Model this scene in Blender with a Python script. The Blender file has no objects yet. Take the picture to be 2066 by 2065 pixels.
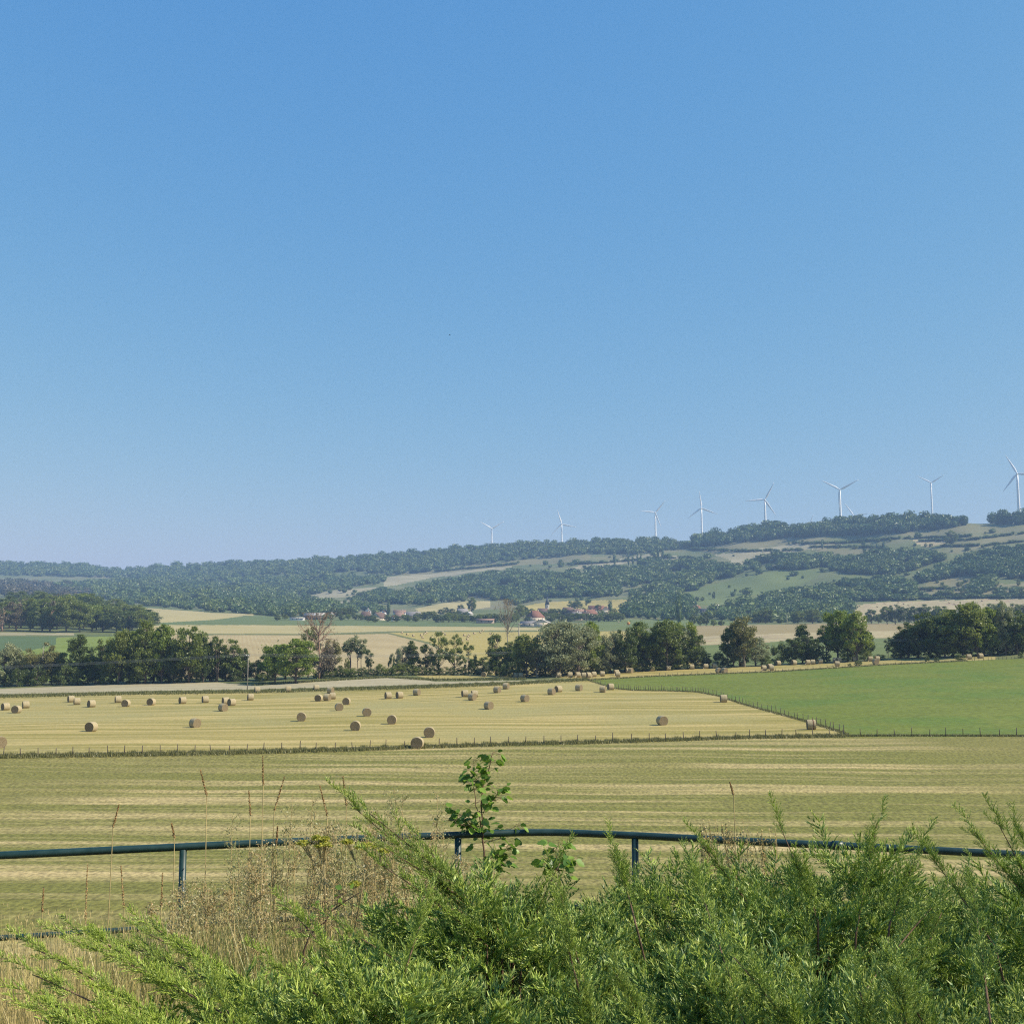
import bpy, math, random
import numpy as np
from mathutils import Vector
R = math.radians
rng = np.random.default_rng(11)
sc = bpy.context.scene
col = sc.collection

# ------------------------------------------------------------ camera, sky, sun
F, CX, CY = 2215.0, 1033.0, 1032.5            # focal length and centre in photo pixels
TH = math.atan((1282.0 - CY) / F)             # the phone is tilted up a little
ct, st = math.cos(TH), math.sin(TH)
EYE = 20.0
cam = bpy.data.cameras.new('camera')
cam.sensor_width = 36.0
cam.lens = 36.0 * F / 2066.0
cam.clip_start = 0.05
cam.clip_end = 30000
co = bpy.data.objects.new('camera', cam)
col.objects.link(co)
co.location = (0, 0, EYE)
co.rotation_euler = (math.pi / 2 + TH, 0, 0)
sc.camera = co

SUN_EL, SUN_ROT = R(42), R(101)
w = bpy.data.worlds.new('World')
sc.world = w
w.use_nodes = True
nt = w.node_tree
sky = nt.nodes.new('ShaderNodeTexSky')
sky.sky_type = 'NISHITA'
sky.sun_disc = False
sky.sun_elevation = SUN_EL
sky.sun_rotation = SUN_ROT
sky.altitude = 250
sky.air_density = 1.0
sky.dust_density = 0.3
sky.ozone_density = 8
_sep = nt.nodes.new('ShaderNodeSeparateColor'); _com = nt.nodes.new('ShaderNodeCombineColor')   # the camera's rendering of the blue
nt.links.new(sky.outputs[0], _sep.inputs[0])
for _i, (_k, _p) in enumerate(((0.99, 1.13), (1.60, 0.57), (3.47, 0.12))):
    _a = nt.nodes.new('ShaderNodeMath'); _a.operation = 'POWER'; _a.inputs[1].default_value = _p
    _b = nt.nodes.new('ShaderNodeMath'); _b.operation = 'MULTIPLY'; _b.inputs[1].default_value = _k
    nt.links.new(_sep.outputs[_i], _a.inputs[0]); nt.links.new(_a.outputs[0], _b.inputs[0]); nt.links.new(_b.outputs[0], _com.inputs[_i])
nt.links.new(_com.outputs[0], nt.nodes['Background'].inputs[0])
nt.nodes['Background'].inputs[1].default_value = 0.110
sl = bpy.data.lights.new('sun', 'SUN')
sl.energy = 5.0
sl.angle = R(0.55)
sl.color = (1.0, 0.91, 0.75)
so = bpy.data.objects.new('sun', sl)
col.objects.link(so)
sd = Vector((math.sin(SUN_ROT) * math.cos(SUN_EL), math.cos(SUN_ROT) * math.cos(SUN_EL), math.sin(SUN_EL)))
so.rotation_euler = sd.to_track_quat('Z', 'Y').to_euler()
vs = sc.view_settings
sc.display_settings.display_device = 'sRGB'
vs.view_transform = 'Standard'
vs.look = 'None'
vs.exposure = 0.55
vs.gamma = 1
sc.cycles.volume_bounces = 0
sc.cycles.max_bounces = 5
sc.cycles.diffuse_bounces = 3
sc.cycles.transmission_bounces = 3
sc.cycles.transparent_max_bounces = 4
sc.cycles.use_denoising = False
sc.cycles.pixel_filter_type = 'BLACKMAN_HARRIS'
sc.cycles.filter_width = 1.15

# ------------------------------------------------------------ helpers
ORD = ('first second third fourth fifth sixth seventh eighth ninth tenth eleventh twelfth thirteenth fourteenth fifteenth '
       'sixteenth seventeenth eighteenth nineteenth twentieth').split()
for _t, _u in (('twenty', 'twentieth'), ('thirty', 'thirtieth'), ('forty', 'fortieth'), ('fifty', 'fiftieth'), ('sixty', 'sixtieth'), ('seventy', 'seventieth'), ('eighty', 'eightieth'), ('ninety', 'ninetieth')):
    if _t == 'twenty': ORD = ORD[:19]
    ORD += [_u] + [_t + '-' + o for o in ORD[:9]]


def tag(o, label=None, cat=None, group=None, kind=None):
    if label: o['label'] = label
    if cat: o['category'] = cat
    if group: o['group'] = group
    if kind: o['kind'] = kind
    return o


def empty(name, loc=(0, 0, 0), rz=0.0):
    o = bpy.data.objects.new(name, None)
    col.objects.link(o)
    o.empty_display_size = 0.1
    o.location = loc
    o.rotation_euler = (0, 0, rz)
    return o


def mesh(name, V, faces, mats, smooth=False, midx=None, attr=None):
    """faces: int array (n,3) or (n,4), or a list of such arrays"""
    V = np.asarray(V, dtype=np.float32).reshape(-1, 3)
    if not isinstance(faces, list): faces = [faces]
    faces = [np.asarray(f, dtype=np.int32) for f in faces if len(f)]
    me = bpy.data.meshes.new(name)
    me.vertices.add(len(V))
    me.vertices.foreach_set('co', V.ravel())
    loops = np.concatenate([f.ravel() for f in faces])
    tot = np.concatenate([np.full(len(f), f.shape[1], dtype=np.int32) for f in faces])
    start = np.concatenate([[0], np.cumsum(tot)[:-1]]).astype(np.int32)
    me.loops.add(len(loops))
    me.loops.foreach_set('vertex_index', loops)
    me.polygons.add(len(tot))
    me.polygons.foreach_set('loop_start', start)
    me.polygons.foreach_set('loop_total', tot)
    if smooth: me.polygons.foreach_set('use_smooth', np.ones(len(tot), dtype=bool))
    if midx is not None: me.polygons.foreach_set('material_index', np.asarray(midx, dtype=np.int32))
    for m in (mats if isinstance(mats, (list, tuple)) else [mats]): me.materials.append(m)
    if attr is not None:
        for k, a in attr.items():
            at = me.attributes.new(k, 'FLOAT', 'POINT')
            at.data.foreach_set('value', np.asarray(a, dtype=np.float32))
    me.update(calc_edges=True)
    return me


def obj(name, me, parent=None, loc=None):
    o = bpy.data.objects.new(name, me)
    col.objects.link(o)
    if parent is not None: o.parent = parent
    if loc is not None: o.location = loc
    return o


class MB:
    """collects boxes, tubes and free polygons into one mesh"""
    def __init__(s): s.v = []; s.t = []; s.q = []; s.n = 0
    def add(s, V, t=(), q=()):
        V = np.asarray(V, float).reshape(-1, 3)
        if len(t): s.t.append(np.asarray(t, int) + s.n)
        if len(q): s.q.append(np.asarray(q, int) + s.n)
        s.v.append(V); s.n += len(V)
    def box(s, x0, x1, y0, y1, z0, z1):
        s.add([(x0, y0, z0), (x1, y0, z0), (x1, y1, z0), (x0, y1, z0), (x0, y0, z1), (x1, y0, z1), (x1, y1, z1), (x0, y1, z1)],
              q=[(0, 3, 2, 1), (4, 5, 6, 7), (0, 1, 5, 4), (1, 2, 6, 5), (2, 3, 7, 6), (3, 0, 4, 7)])
    def tube(s, P, rad, n=6, cap=True):
        P = np.asarray(P, float); k = len(P)
        rad = np.full(k, rad) if np.isscalar(rad) else np.asarray(rad, float)
        T = np.gradient(P, axis=0); T /= np.linalg.norm(T, axis=1)[:, None] + 1e-9
        ref = np.array([0, 0, 1.0]) if abs(T[0][2]) < 0.9 else np.array([1.0, 0, 0])
        A = np.cross(T, ref); A /= np.linalg.norm(A, axis=1)[:, None] + 1e-9
        B = np.cross(T, A)
        an = np.arange(n) * 2 * math.pi / n
        V = P[:, None] + rad[:, None, None] * (np.cos(an)[None, :, None] * A[:, None] + np.sin(an)[None, :, None] * B[:, None])
        i, j = np.meshgrid(np.arange(k - 1), np.arange(n), indexing='ij')
        i = i.ravel(); j = j.ravel(); j2 = (j + 1) % n
        q = np.stack([i * n + j, (i + 1) * n + j, (i + 1) * n + j2, i * n + j2], 1)
        V = V.reshape(-1, 3); t = []
        if cap:
            V = np.concatenate([V, P[:1], P[-1:]])
            c0, c1 = k * n, k * n + 1
            jj = np.arange(n); j3 = (jj + 1) % n
            t = np.concatenate([np.stack([np.full(n, c0), jj, j3], 1), np.stack([np.full(n, c1), (k - 1) * n + j3, (k - 1) * n + jj], 1)])
        s.add(V, t=t, q=q)
    def mesh(s, name, mats, **k):
        V = np.concatenate(s.v); f = []
        if s.q: f.append(np.concatenate(s.q))
        if s.t: f.append(np.concatenate(s.t))
        return mesh(name, V, f, mats, **k)
    def build(s, name, mats, parent=None, loc=None, **k):
        return obj(name, s.mesh(name, mats, **k), parent, loc)


def copy_tree(o, parent=None):
    c = o.copy(); col.objects.link(c); c.parent = parent
    for ch in o.children: copy_tree(ch, c)
    return c


# ------------------------------------------------------------ pixel <-> world
def slope_v(v): return np.tan(TH - np.arctan((np.asarray(v, float) - CY) / F))
def ray(u, v):
    yup = -(np.asarray(v, float) - CY) / F
    den = ct - yup * st
    return (np.asarray(u, float) - CX) / F / den, (st + yup * ct) / den      # x per metre of depth, z per metre of depth
def project(x, y, z):
    z = z - EYE
    zc = y * ct + z * st
    return CX + F * x / zc, CY - F * (-y * st + z * ct) / zc
def at(u, v, Y):
    a, s = ray(u, v)
    return Vector((float(a * Y), float(Y), float(EYE + s * Y)))

# ------------------------------------------------------------ terrain height
UK = np.array([0, 260, 520, 780, 1040, 1300, 1560, 1800, 2066], float)
ROWS = {140: [1510] * 9,
 200: [1448, 1447, 1446, 1443, 1440, 1435, 1432, 1428, 1425],
 278: [1405, 1399, 1395, 1388, 1379, 1378, 1372, 1360, 1351],
 335: [1385, 1377, 1372, 1362, 1362, 1350, 1342, 1329, 1315],
 450: [1338, 1335, 1334, 1333, 1333, 1325, 1318, 1308, 1300],
 600: [1305, 1303, 1302, 1302, 1303, 1298, 1292, 1288, 1286],
 760: [1276, 1279, 1280, 1281, 1281, 1279, 1274, 1272, 1270],
 900: [1256, 1266, 1270, 1271, 1271, 1269, 1265, 1262, 1262],
 1050: [1236, 1248, 1258, 1262, 1262, 1261, 1258, 1258, 1256],
 1200: [1226, 1236, 1247, 1252, 1253, 1253, 1250, 1248, 1240]}
TR = {.25: [1214, 1222, 1230, 1236, 1232, 1228, 1228, 1222, 1215], .5: [1200, 1206, 1210, 1212, 1205, 1195, 1185, 1180, 1165],
      .75: [1175, 1182, 1180, 1170, 1158, 1140, 1128, 1118, 1108]}
RIDGE_U = [-500, 0, 150, 250, 340, 500, 750, 1000, 1200, 1300, 1370, 1440, 1500, 1600, 1700, 1850, 1950, 1975, 2066, 2600]
RIDGE_V = [1136, 1139, 1142, 1152, 1146, 1137, 1124, 1102, 1091, 1088, 1095, 1084, 1073, 1064, 1056, 1050, 1050, 1056, 1050, 1042]
YR = [3800, 3750, 3500, 3200, 3000, 2700, 2400, 2150, 1950]
acols = np.concatenate([np.linspace(-0.95, -0.52, 40)[:-1], np.linspace(-0.52, 0.52, 901), np.linspace(0.52, 0.95, 40)[1:]])
ucols = CX + acols * F * ct
lnY = np.concatenate([np.arange(math.log(44), math.log(110), 0.02), np.arange(math.log(110), math.log(420), 0.0045), np.arange(math.log(420), math.log(4200), 0.0085), np.arange(math.log(4200), math.log(6800), 0.03)])
YS = np.exp(lnY)
NEAR_Y = [-30, 1, 3, 5, 7, 9, 11, 14, 20, 30, 40, 47, 60]
NEAR_Z = [-1.5, -1.68, -1.9, -2.2, -2.6, -3.05, -3.55, -4.9, -7.4, -11.2, -13.4, -13.9, -14.0]
S = np.zeros((len(YS), len(acols)))
kc = np.clip(ucols, -150, 2250)
rowY = sorted(ROWS)
for j in range(len(acols)):
    u = kc[j]
    ys = [44, 60]; ss = [-14 / 44 * 0.995, -14 / 60]
    for Y in rowY: ys.append(Y); ss.append(float(slope_v(np.interp(u, UK, ROWS[Y]))))
    yr = np.interp(u, UK, YR)
    for t in (.25, .5, .75): ys.append(1200 * (yr / 1200) ** t); ss.append(float(slope_v(np.interp(u, UK, TR[t]))))
    sr = float(slope_v(np.interp(ucols[j], RIDGE_U, RIDGE_V)))
    ys.append(yr); ss.append(sr)
    zr = sr * yr
    for Y in (yr * 1.15, 5000, 6900):
        if Y > ys[-1]: ys.append(Y); ss.append((zr - 0.02 * (Y - yr)) / Y)
    S[:, j] = np.interp(lnY, np.log(ys), ss)
for _ in range(3):                                            # round the knots off
    S[1:-1] = 0.25 * S[:-2] + 0.5 * S[1:-1] + 0.25 * S[2:]
kern = np.hanning(31); kern /= kern.sum()
Sp = np.pad(S, ((0, 0), (15, 15)), mode='edge')
S = np.apply_along_axis(lambda r: np.convolve(r, kern, mode='valid'), 1, Sp)
# gentle swells across the hillside
aa = acols[None, :]; ll = lnY[:, None]
far = np.clip((YS[:, None] - 1150) / 500, 0, 1) * np.clip((3000 - YS[:, None]) / 900 + 0.4, 0.15, 1)
S += far * (0.0009 * np.sin(aa * 37 + ll * 9) + 0.0008 * np.sin(aa * 71 - ll * 23 + 1) + 0.0006 * np.sin(aa * 120 + ll * 41))
S += np.clip((YS[:, None] - 60) / 60, 0, 1) * np.clip((330 - YS[:, None]) / 60, 0, 1) * 0.00035 * (np.sin(aa * 19 + ll * 14) + np.sin(aa * 33 - ll * 25))


def s_col(a):
    f = np.interp(a, acols, np.arange(len(acols)))
    i = min(int(f), len(acols) - 2); f -= i
    return S[:, i] * (1 - f) + S[:, i + 1] * f
def ground_z(x, y):
    if y < 47: return EYE + float(np.interp(y, NEAR_Y, NEAR_Z))
    return EYE + float(np.interp(math.log(y), lnY, s_col(x / y))) * y
def unproj(u, v, ymin=47.0):
    """world point of the ground seen at a pixel, or None"""
    a, s = ray(u, v); a = float(a); s = float(s)
    c = s_col(a)
    ok = np.nonzero((c >= s) & (YS >= ymin))[0]
    if not len(ok): return None
    i = ok[0]
    if i == 0: Y = YS[0]
    else:
        f = (s - c[i - 1]) / (c[i] - c[i - 1] + 1e-12)
        Y = math.exp(lnY[i - 1] + min(max(f, 0), 1) * (lnY[i] - lnY[i - 1]))
    return Vector((a * Y, Y, ground_z(a * Y, Y)))

# ------------------------------------------------------------ materials
def newmat(name):
    m = bpy.data.materials.new(name); m.use_nodes = True
    n = m.node_tree.nodes; b = n['Principled BSDF']
    b.inputs['Roughness'].default_value = 0.9
    b.inputs['Specular IOR Level'].default_value = 0.2
    return m, m.node_tree, n, b


def solid(name, c, rough=0.8, spec=0.2, var=0.12, scale=3.0):
    m, t, n, b = newmat(name)
    b.inputs['Roughness'].default_value = rough
    b.inputs['Specular IOR Level'].default_value = spec
    tc = n.new('ShaderNodeTexCoord'); no = n.new('ShaderNodeTexNoise'); no.inputs['Scale'].default_value = scale
    no.inputs['Detail'].default_value = 4
    t.links.new(tc.outputs['Object'], no.inputs['Vector'])
    cr = n.new('ShaderNodeValToRGB')
    cr.color_ramp.elements[0].position = 0.3; cr.color_ramp.elements[1].position = 0.7
    cr.color_ramp.elements[0].color = (*[x * (1 - var) for x in c], 1)
    cr.color_ramp.elements[1].color = (*[min(1, x * (1 + var)) for x in c], 1)
    t.links.new(no.outputs['Fac'], cr.inputs[0]); t.links.new(cr.outputs[0], b.inputs['Base Color'])
    return m


def field(name, c1, c2, sx=0.02, sy=0.3, rot=0.0, c3=None, fine=6.0, finev=0.25, wave=None, lo=0.38, hi=0.62, patch=None, bump=0.0, warp=0.0):
    """crop or mown grass: long streaks (c1..c2), fine speckle, optional straight rows, optional patches of c3"""
    m, t, n, b = newmat(name); L = t.links.new
    tc = n.new('ShaderNodeTexCoord')
    mp = n.new('ShaderNodeMapping'); mp.inputs['Rotation'].default_value = (0, 0, rot)
    L(tc.outputs['Object'], mp.inputs['Vector'])
    if warp:
        wn = n.new('ShaderNodeTexNoise'); wn.inputs['Scale'].default_value = 0.012; wn.inputs['Detail'].default_value = 1
        L(tc.outputs['Object'], wn.inputs['Vector'])
        wm = n.new('ShaderNodeVectorMath'); wm.operation = 'MULTIPLY_ADD'; wm.inputs[1].default_value = (0, warp, 0)
        L(wn.outputs['Color'], wm.inputs[0]); L(mp.outputs[0], wm.inputs[2]); rv = wm.outputs[0]
    else: rv = mp.outputs[0]
    ms = n.new('ShaderNodeVectorMath'); ms.operation = 'MULTIPLY'; ms.inputs[1].default_value = (sx, sy, 0)
    L(rv, ms.inputs[0])
    no = n.new('ShaderNodeTexNoise'); no.inputs['Scale'].default_value = 1; no.inputs['Detail'].default_value = 5; no.inputs['Roughness'].default_value = 0.6
    L(ms.outputs[0], no.inputs['Vector'])
    cr = n.new('ShaderNodeValToRGB'); e = cr.color_ramp.elements
    e[0].position = lo; e[1].position = hi; e[0].color = (*c1, 1); e[1].color = (*c2, 1)
    L(no.outputs['Fac'], cr.inputs[0])
    out = cr.outputs[0]
    if wave:
        wv = n.new('ShaderNodeTexWave'); wv.bands_direction = 'Y'; wv.inputs['Scale'].default_value = wave[0]
        wv.inputs['Distortion'].default_value = 1.2; wv.inputs['Detail'].default_value = 2; wv.inputs['Detail Scale'].default_value = 0.3
        L(rv, wv.inputs['Vector'])
        mx = n.new('ShaderNodeMix'); mx.data_type = 'RGBA'
        mf = n.new('ShaderNodeMath'); mf.operation = 'MULTIPLY'; mf.inputs[1].default_value = wave[1]
        L(wv.outputs['Fac'], mf.inputs[0]); L(mf.outputs[0], mx.inputs[0])
        L(out, mx.inputs[6]); mx.inputs[7].default_value = (*wave[2], 1); out = mx.outputs[2]
    if c3:
        n3 = n.new('ShaderNodeTexNoise'); n3.inputs['Scale'].default_value = patch or 0.03; n3.inputs['Detail'].default_value = 4
        L(tc.outputs['Object'], n3.inputs['Vector'])
        r3 = n.new('ShaderNodeValToRGB'); r3.color_ramp.elements[0].position = 0.48; r3.color_ramp.elements[1].position = 0.66
        L(n3.outputs['Fac'], r3.inputs[0])
        mx = n.new('ShaderNodeMix'); mx.data_type = 'RGBA'
        L(r3.outputs[0], mx.inputs[0]); L(out, mx.inputs[6]); mx.inputs[7].default_value = (*c3, 1); out = mx.outputs[2]
    nf = n.new('ShaderNodeTexNoise'); nf.inputs['Scale'].default_value = fine; nf.inputs['Detail'].default_value = 3
    mv = n.new('ShaderNodeVectorMath'); mv.operation = 'MULTIPLY'; mv.inputs[1].default_value = (0.7, 0.4, 1)
    L(tc.outputs['Object'], mv.inputs[0]); L(mv.outputs[0], nf.inputs['Vector'])
    mr = n.new('ShaderNodeMapRange'); mr.inputs[1].default_value = 0.3; mr.inputs[2].default_value = 0.7
    mr.inputs[3].default_value = 1 - finev; mr.inputs[4].default_value = 1 + finev
    L(nf.outputs['Fac'], mr.inputs[0])
    mm = n.new('ShaderNodeVectorMath'); mm.operation = 'MULTIPLY'
    L(out, mm.inputs[0]); L(mr.outputs[0], mm.inputs[1]); L(mm.outputs[0], b.inputs['Base Color'])
    if bump:
        bp = n.new('ShaderNodeBump'); bp.inputs['Strength'].default_value = bump; bp.inputs['Distance'].default_value = 0.15
        L(nf.outputs['Fac'], bp.inputs['Height']); L(bp.outputs[0], b.inputs['Normal'])
    return m


def leafmat(name, c1, c2, tl=0.35, attr=None, rnd=0.5, c3=None):
    """leaves: diffuse and translucent; hue varies over each crown, and from plant to plant"""
    m = bpy.data.materials.new(name); m.use_nodes = True
    t = m.node_tree; n = t.nodes; L = t.links.new
    n.remove(n['Principled BSDF'])
    out = n['Material Output']
    mx = n.new('ShaderNodeMix'); mx.data_type = 'RGBA'
    mx.inputs[6].default_value = (*c1, 1); mx.inputs[7].default_value = (*c2, 1)
    if attr:
        at_ = n.new('ShaderNodeAttribute'); at_.attribute_name = attr; L(at_.outputs['Fac'], mx.inputs[0])
    else:
        tc = n.new('ShaderNodeTexCoord'); no = n.new('ShaderNodeTexNoise'); no.inputs['Scale'].default_value = 0.55; no.inputs['Detail'].default_value = 3
        L(tc.outputs['Object'], no.inputs['Vector'])
        mr = n.new('ShaderNodeMapRange'); mr.inputs[1].default_value = 0.35; mr.inputs[2].default_value = 0.65; L(no.outputs['Fac'], mr.inputs[0])
        oi = n.new('ShaderNodeObjectInfo')
        ad = n.new('ShaderNodeMath'); ad.operation = 'MULTIPLY_ADD'; ad.inputs[1].default_value = rnd
        L(oi.outputs['Random'], ad.inputs[0])
        sb = n.new('ShaderNodeMath'); sb.operation = 'MULTIPLY'; sb.inputs[1].default_value = 1 - rnd; L(mr.outputs[0], sb.inputs[0])
        L(sb.outputs[0], ad.inputs[2]); L(ad.outputs[0], mx.inputs[0])
    colr = mx.outputs[2]
    if c3:
        m3 = n.new('ShaderNodeMix'); m3.data_type = 'RGBA'
        a3 = n.new('ShaderNodeAttribute'); a3.attribute_name = 'tip'
        L(a3.outputs['Fac'], m3.inputs[0]); L(colr, m3.inputs[6]); m3.inputs[7].default_value = (*c3, 1); colr = m3.outputs[2]
    df = n.new('ShaderNodeBsdfDiffuse'); tr = n.new('ShaderNodeBsdfTranslucent'); ms = n.new('ShaderNodeMixShader')
    ms.inputs[0].default_value = tl
    gl = n.new('ShaderNodeBsdfGlossy'); gl.inputs['Roughness'].default_value = 0.45
    m2 = n.new('ShaderNodeMixShader'); m2.inputs[0].default_value = 0.035
    L(colr, df.inputs[0]); L(colr, tr.inputs[0]); L(df.outputs[0], ms.inputs[1]); L(tr.outputs[0], ms.inputs[2])
    L(ms.outputs[0], m2.inputs[1]); L(gl.outputs[0], m2.inputs[2])
    L(m2.outputs[0], out.inputs[0])
    return m


M = {}
M['bark'] = solid('bark', (0.13, 0.10, 0.075), var=0.3, scale=2)
M['deadwood'] = solid('deadwood', (0.27, 0.18, 0.125), var=0.25, scale=2)
M['greybark'] = solid('grey_bark', (0.30, 0.27, 0.22), var=0.25, scale=2)
M['leaf_dark'] = leafmat('leaf_dark', (0.075, 0.115, 0.024), (0.15, 0.19, 0.038), 0.42)
M['leaf_mid'] = leafmat('leaf_mid', (0.13, 0.18, 0.03), (0.23, 0.265, 0.05), 0.45)
M['leaf_bright'] = leafmat('leaf_bright', (0.16, 0.24, 0.028), (0.29, 0.33, 0.045), 0.45)
M['leaf_silver'] = leafmat('leaf_silver', (0.22, 0.25, 0.12), (0.36, 0.37, 0.19), 0.35)
M['leaf_olive'] = leafmat('leaf_olive', (0.17, 0.175, 0.05), (0.27, 0.25, 0.085), 0.4)
M['leaf_brown'] = leafmat('leaf_brown', (0.13,0.115,0.065), (0.22,0.18,0.12), 0.3)
M['far_leaf'] = leafmat('far_leaf', (0.070, 0.125, 0.032), (0.175, 0.215, 0.050), 0.15, attr='tint')
M['far_leaf_brown'] = leafmat('far_leaf_brown', (0.07, 0.075, 0.03), (0.17, 0.135, 0.085), 0.15, attr='tint')
M['wood_leaf'] = leafmat('wood_leaf', (0.05, 0.1, 0.035), (0.12, 0.165, 0.05), 0.25)
M['white'] = solid('turbine_white', (0.78, 0.79, 0.80), 0.45, 0.4, 0.02)
M['blade'] = solid('blade_grey', (0.42, 0.44, 0.47), 0.5, 0.4, 0.02)
M['post'] = solid('post_wood', (0.10, 0.08, 0.06), var=0.3)
M['palepost'] = solid('pole_wood', (0.34, 0.30, 0.25), var=0.2)
M['wire'] = solid('wire', (0.30, 0.31, 0.30), 0.5, 0.5, 0.02)
M['powerwire'] = solid('power_wire', (0.30, 0.32, 0.31), 0.4, 0.5, 0.02)
M['rail'] = None

# ------------------------------------------------------------ haze
def build_haze():
    mb = MB(); mb.box(-6600, 6600, -120, 6950, -60, EYE + 425)
    m = bpy.data.materials.new('haze_air'); m.use_nodes = True
    n = m.node_tree.nodes; n.remove(n['Principled BSDF'])
    pv = n.new('ShaderNodeVolumePrincipled')
    pv.inputs['Color'].default_value = (0.42, 0.64, 1.0, 1)
    pv.inputs['Density'].default_value = 0.00015
    pv.inputs['Anisotropy'].default_value = 0.0
    m.node_tree.links.new(pv.outputs[0], n['Material Output'].inputs['Volume'])
    o = mb.build('haze', m)
    tag(o, kind='stuff')
    return o

# ------------------------------------------------------------ the land, one sheet cut into fields
def pip(px, py, poly):
    inside = np.zeros(px.shape, bool)
    P = poly; j = len(P) - 1
    for i in range(len(P)):
        xi, yi = P[i]; xj, yj = P[j]
        c = ((yi > py) != (yj > py)) & (px < (xj - xi) * (py - yi) / (yj - yi + 1e-12) + xi)
        inside ^= c; j = i
    return inside

FENCE = [(-500, 1540), (0, 1528), (260, 1524), (480, 1520), (740, 1513), (1000, 1504.5), (1250, 1498), (1500, 1490), (1700, 1486), (2066, 1486), (2600, 1486)]
BACK = [(-500, 1413), (0, 1406), (260, 1400), (520, 1396), (780, 1389), (1040, 1380), (1160, 1373), (1185, 1372)]
DIAG = [(1185, 1372), (1239, 1389), (1281, 1393), (1351, 1394), (1407, 1396), (1449, 1404), (1500, 1421), (1570, 1440), (1617, 1453), (1652, 1463), (1700, 1478), (1715, 1486)]
PTOP = [(1185, 1372), (1300, 1365), (1560, 1355), (1800, 1340), (1950, 1333), (2066, 1328), (2600, 1310)]
def band(top, bot): return list(top) + list(reversed(bot))
def up(line, d): return [(x, y - d) for x, y in line]

G_hill = field('hillside_grass', (0.095, 0.12, 0.038), (0.145, 0.155, 0.058), 0.006, 0.03, 0.3, c3=(0.19, 0.17, 0.085), patch=0.006, fine=0.3, finev=0.12)
G_bank = field('bank_grass', (0.13, 0.115, 0.045), (0.24, 0.20, 0.10), 1.5, 1.5, fine=20, finev=0.35)
G_near = field('mown_near', (0.155, 0.15, 0.034), (0.42, 0.325, 0.15), 0.010, 0.30, R(1.6), c3=(0.175, 0.16, 0.042), patch=0.022, fine=5, finev=0.4, lo=0.46, hi=0.64, bump=0.4, warp=1.5)
G_hay = field('hay_stubble', (0.235, 0.20, 0.052), (0.43, 0.335, 0.135), 0.012, 0.34, R(-3), c3=(0.30, 0.26, 0.10), patch=0.03, fine=4, finev=0.18, lo=0.42, hi=0.60, bump=0.3, warp=14)
G_past = field('pasture_grass', (0.12, 0.150, 0.021), (0.14, 0.165, 0.028), 0.03, 0.08, 0, c3=(0.10, 0.15, 0.022), patch=0.06, fine=1.6, finev=0.2)
G_verge = field('verge_grass_ground', (0.10, 0.11, 0.035), (0.17, 0.17, 0.06), 0.1, 0.3, fine=3)
G_pale = field('pale_stubble', (0.31, 0.265, 0.16), (0.38, 0.33, 0.21), 0.03, 0.2, fine=2, finev=0.12)
G_stub = field('row_stubble', (0.345, 0.27, 0.13), (0.41, 0.325, 0.165), 0.02, 0.05, R(76), fine=0.8, finev=0.06, wave=(0.13, 0.35, (0.30, 0.21, 0.10)))
G_wheat = field('wheat', (0.34, 0.285, 0.12), (0.39, 0.32, 0.15), 0.02, 0.05, fine=0.8, finev=0.06)
G_green = field('green_crop', (0.105, 0.135, 0.045), (0.125, 0.155, 0.05), 0.02, 0.05, fine=0.8, finev=0.08)
G_vivid = field('vivid_crop', (0.15, 0.19, 0.03), (0.18, 0.22, 0.04), 0.02, 0.05, fine=0.8, finev=0.08)
G_teal = field('blue_green_crop', (0.08, 0.115, 0.04), (0.09, 0.13, 0.045), 0.02, 0.05, fine=0.8, finev=0.08)
G_gold = field('golden_hay', (0.32, 0.26, 0.07), (0.38, 0.30, 0.10), 0.01, 0.06, fine=0.9, finev=0.1)
G_brown = field('brown_crop', (0.25, 0.195, 0.085), (0.29, 0.225, 0.105), 0.01, 0.06, fine=0.6, finev=0.08)
G_soil = field('stony_stubble', (0.32, 0.265, 0.135), (0.39, 0.325, 0.175), 0.02, 0.05, c3=(0.33, 0.24, 0.14), patch=0.08, fine=0.6, finev=0.15)
G_ppale = field('hill_pale_field', (0.27, 0.235, 0.13), (0.34, 0.295, 0.18), 0.006, 0.03, 0.3, fine=0.4, finev=0.08)
G_polive = field('hill_olive_field', (0.16, 0.15, 0.065), (0.21, 0.185, 0.09), 0.006, 0.03, 0.3, fine=0.4, finev=0.08)
G_pgreen = field('hill_green_field', (0.115, 0.145, 0.04), (0.14, 0.165, 0.05), 0.006, 0.03, 0.3, fine=0.4, finev=0.08)

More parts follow.
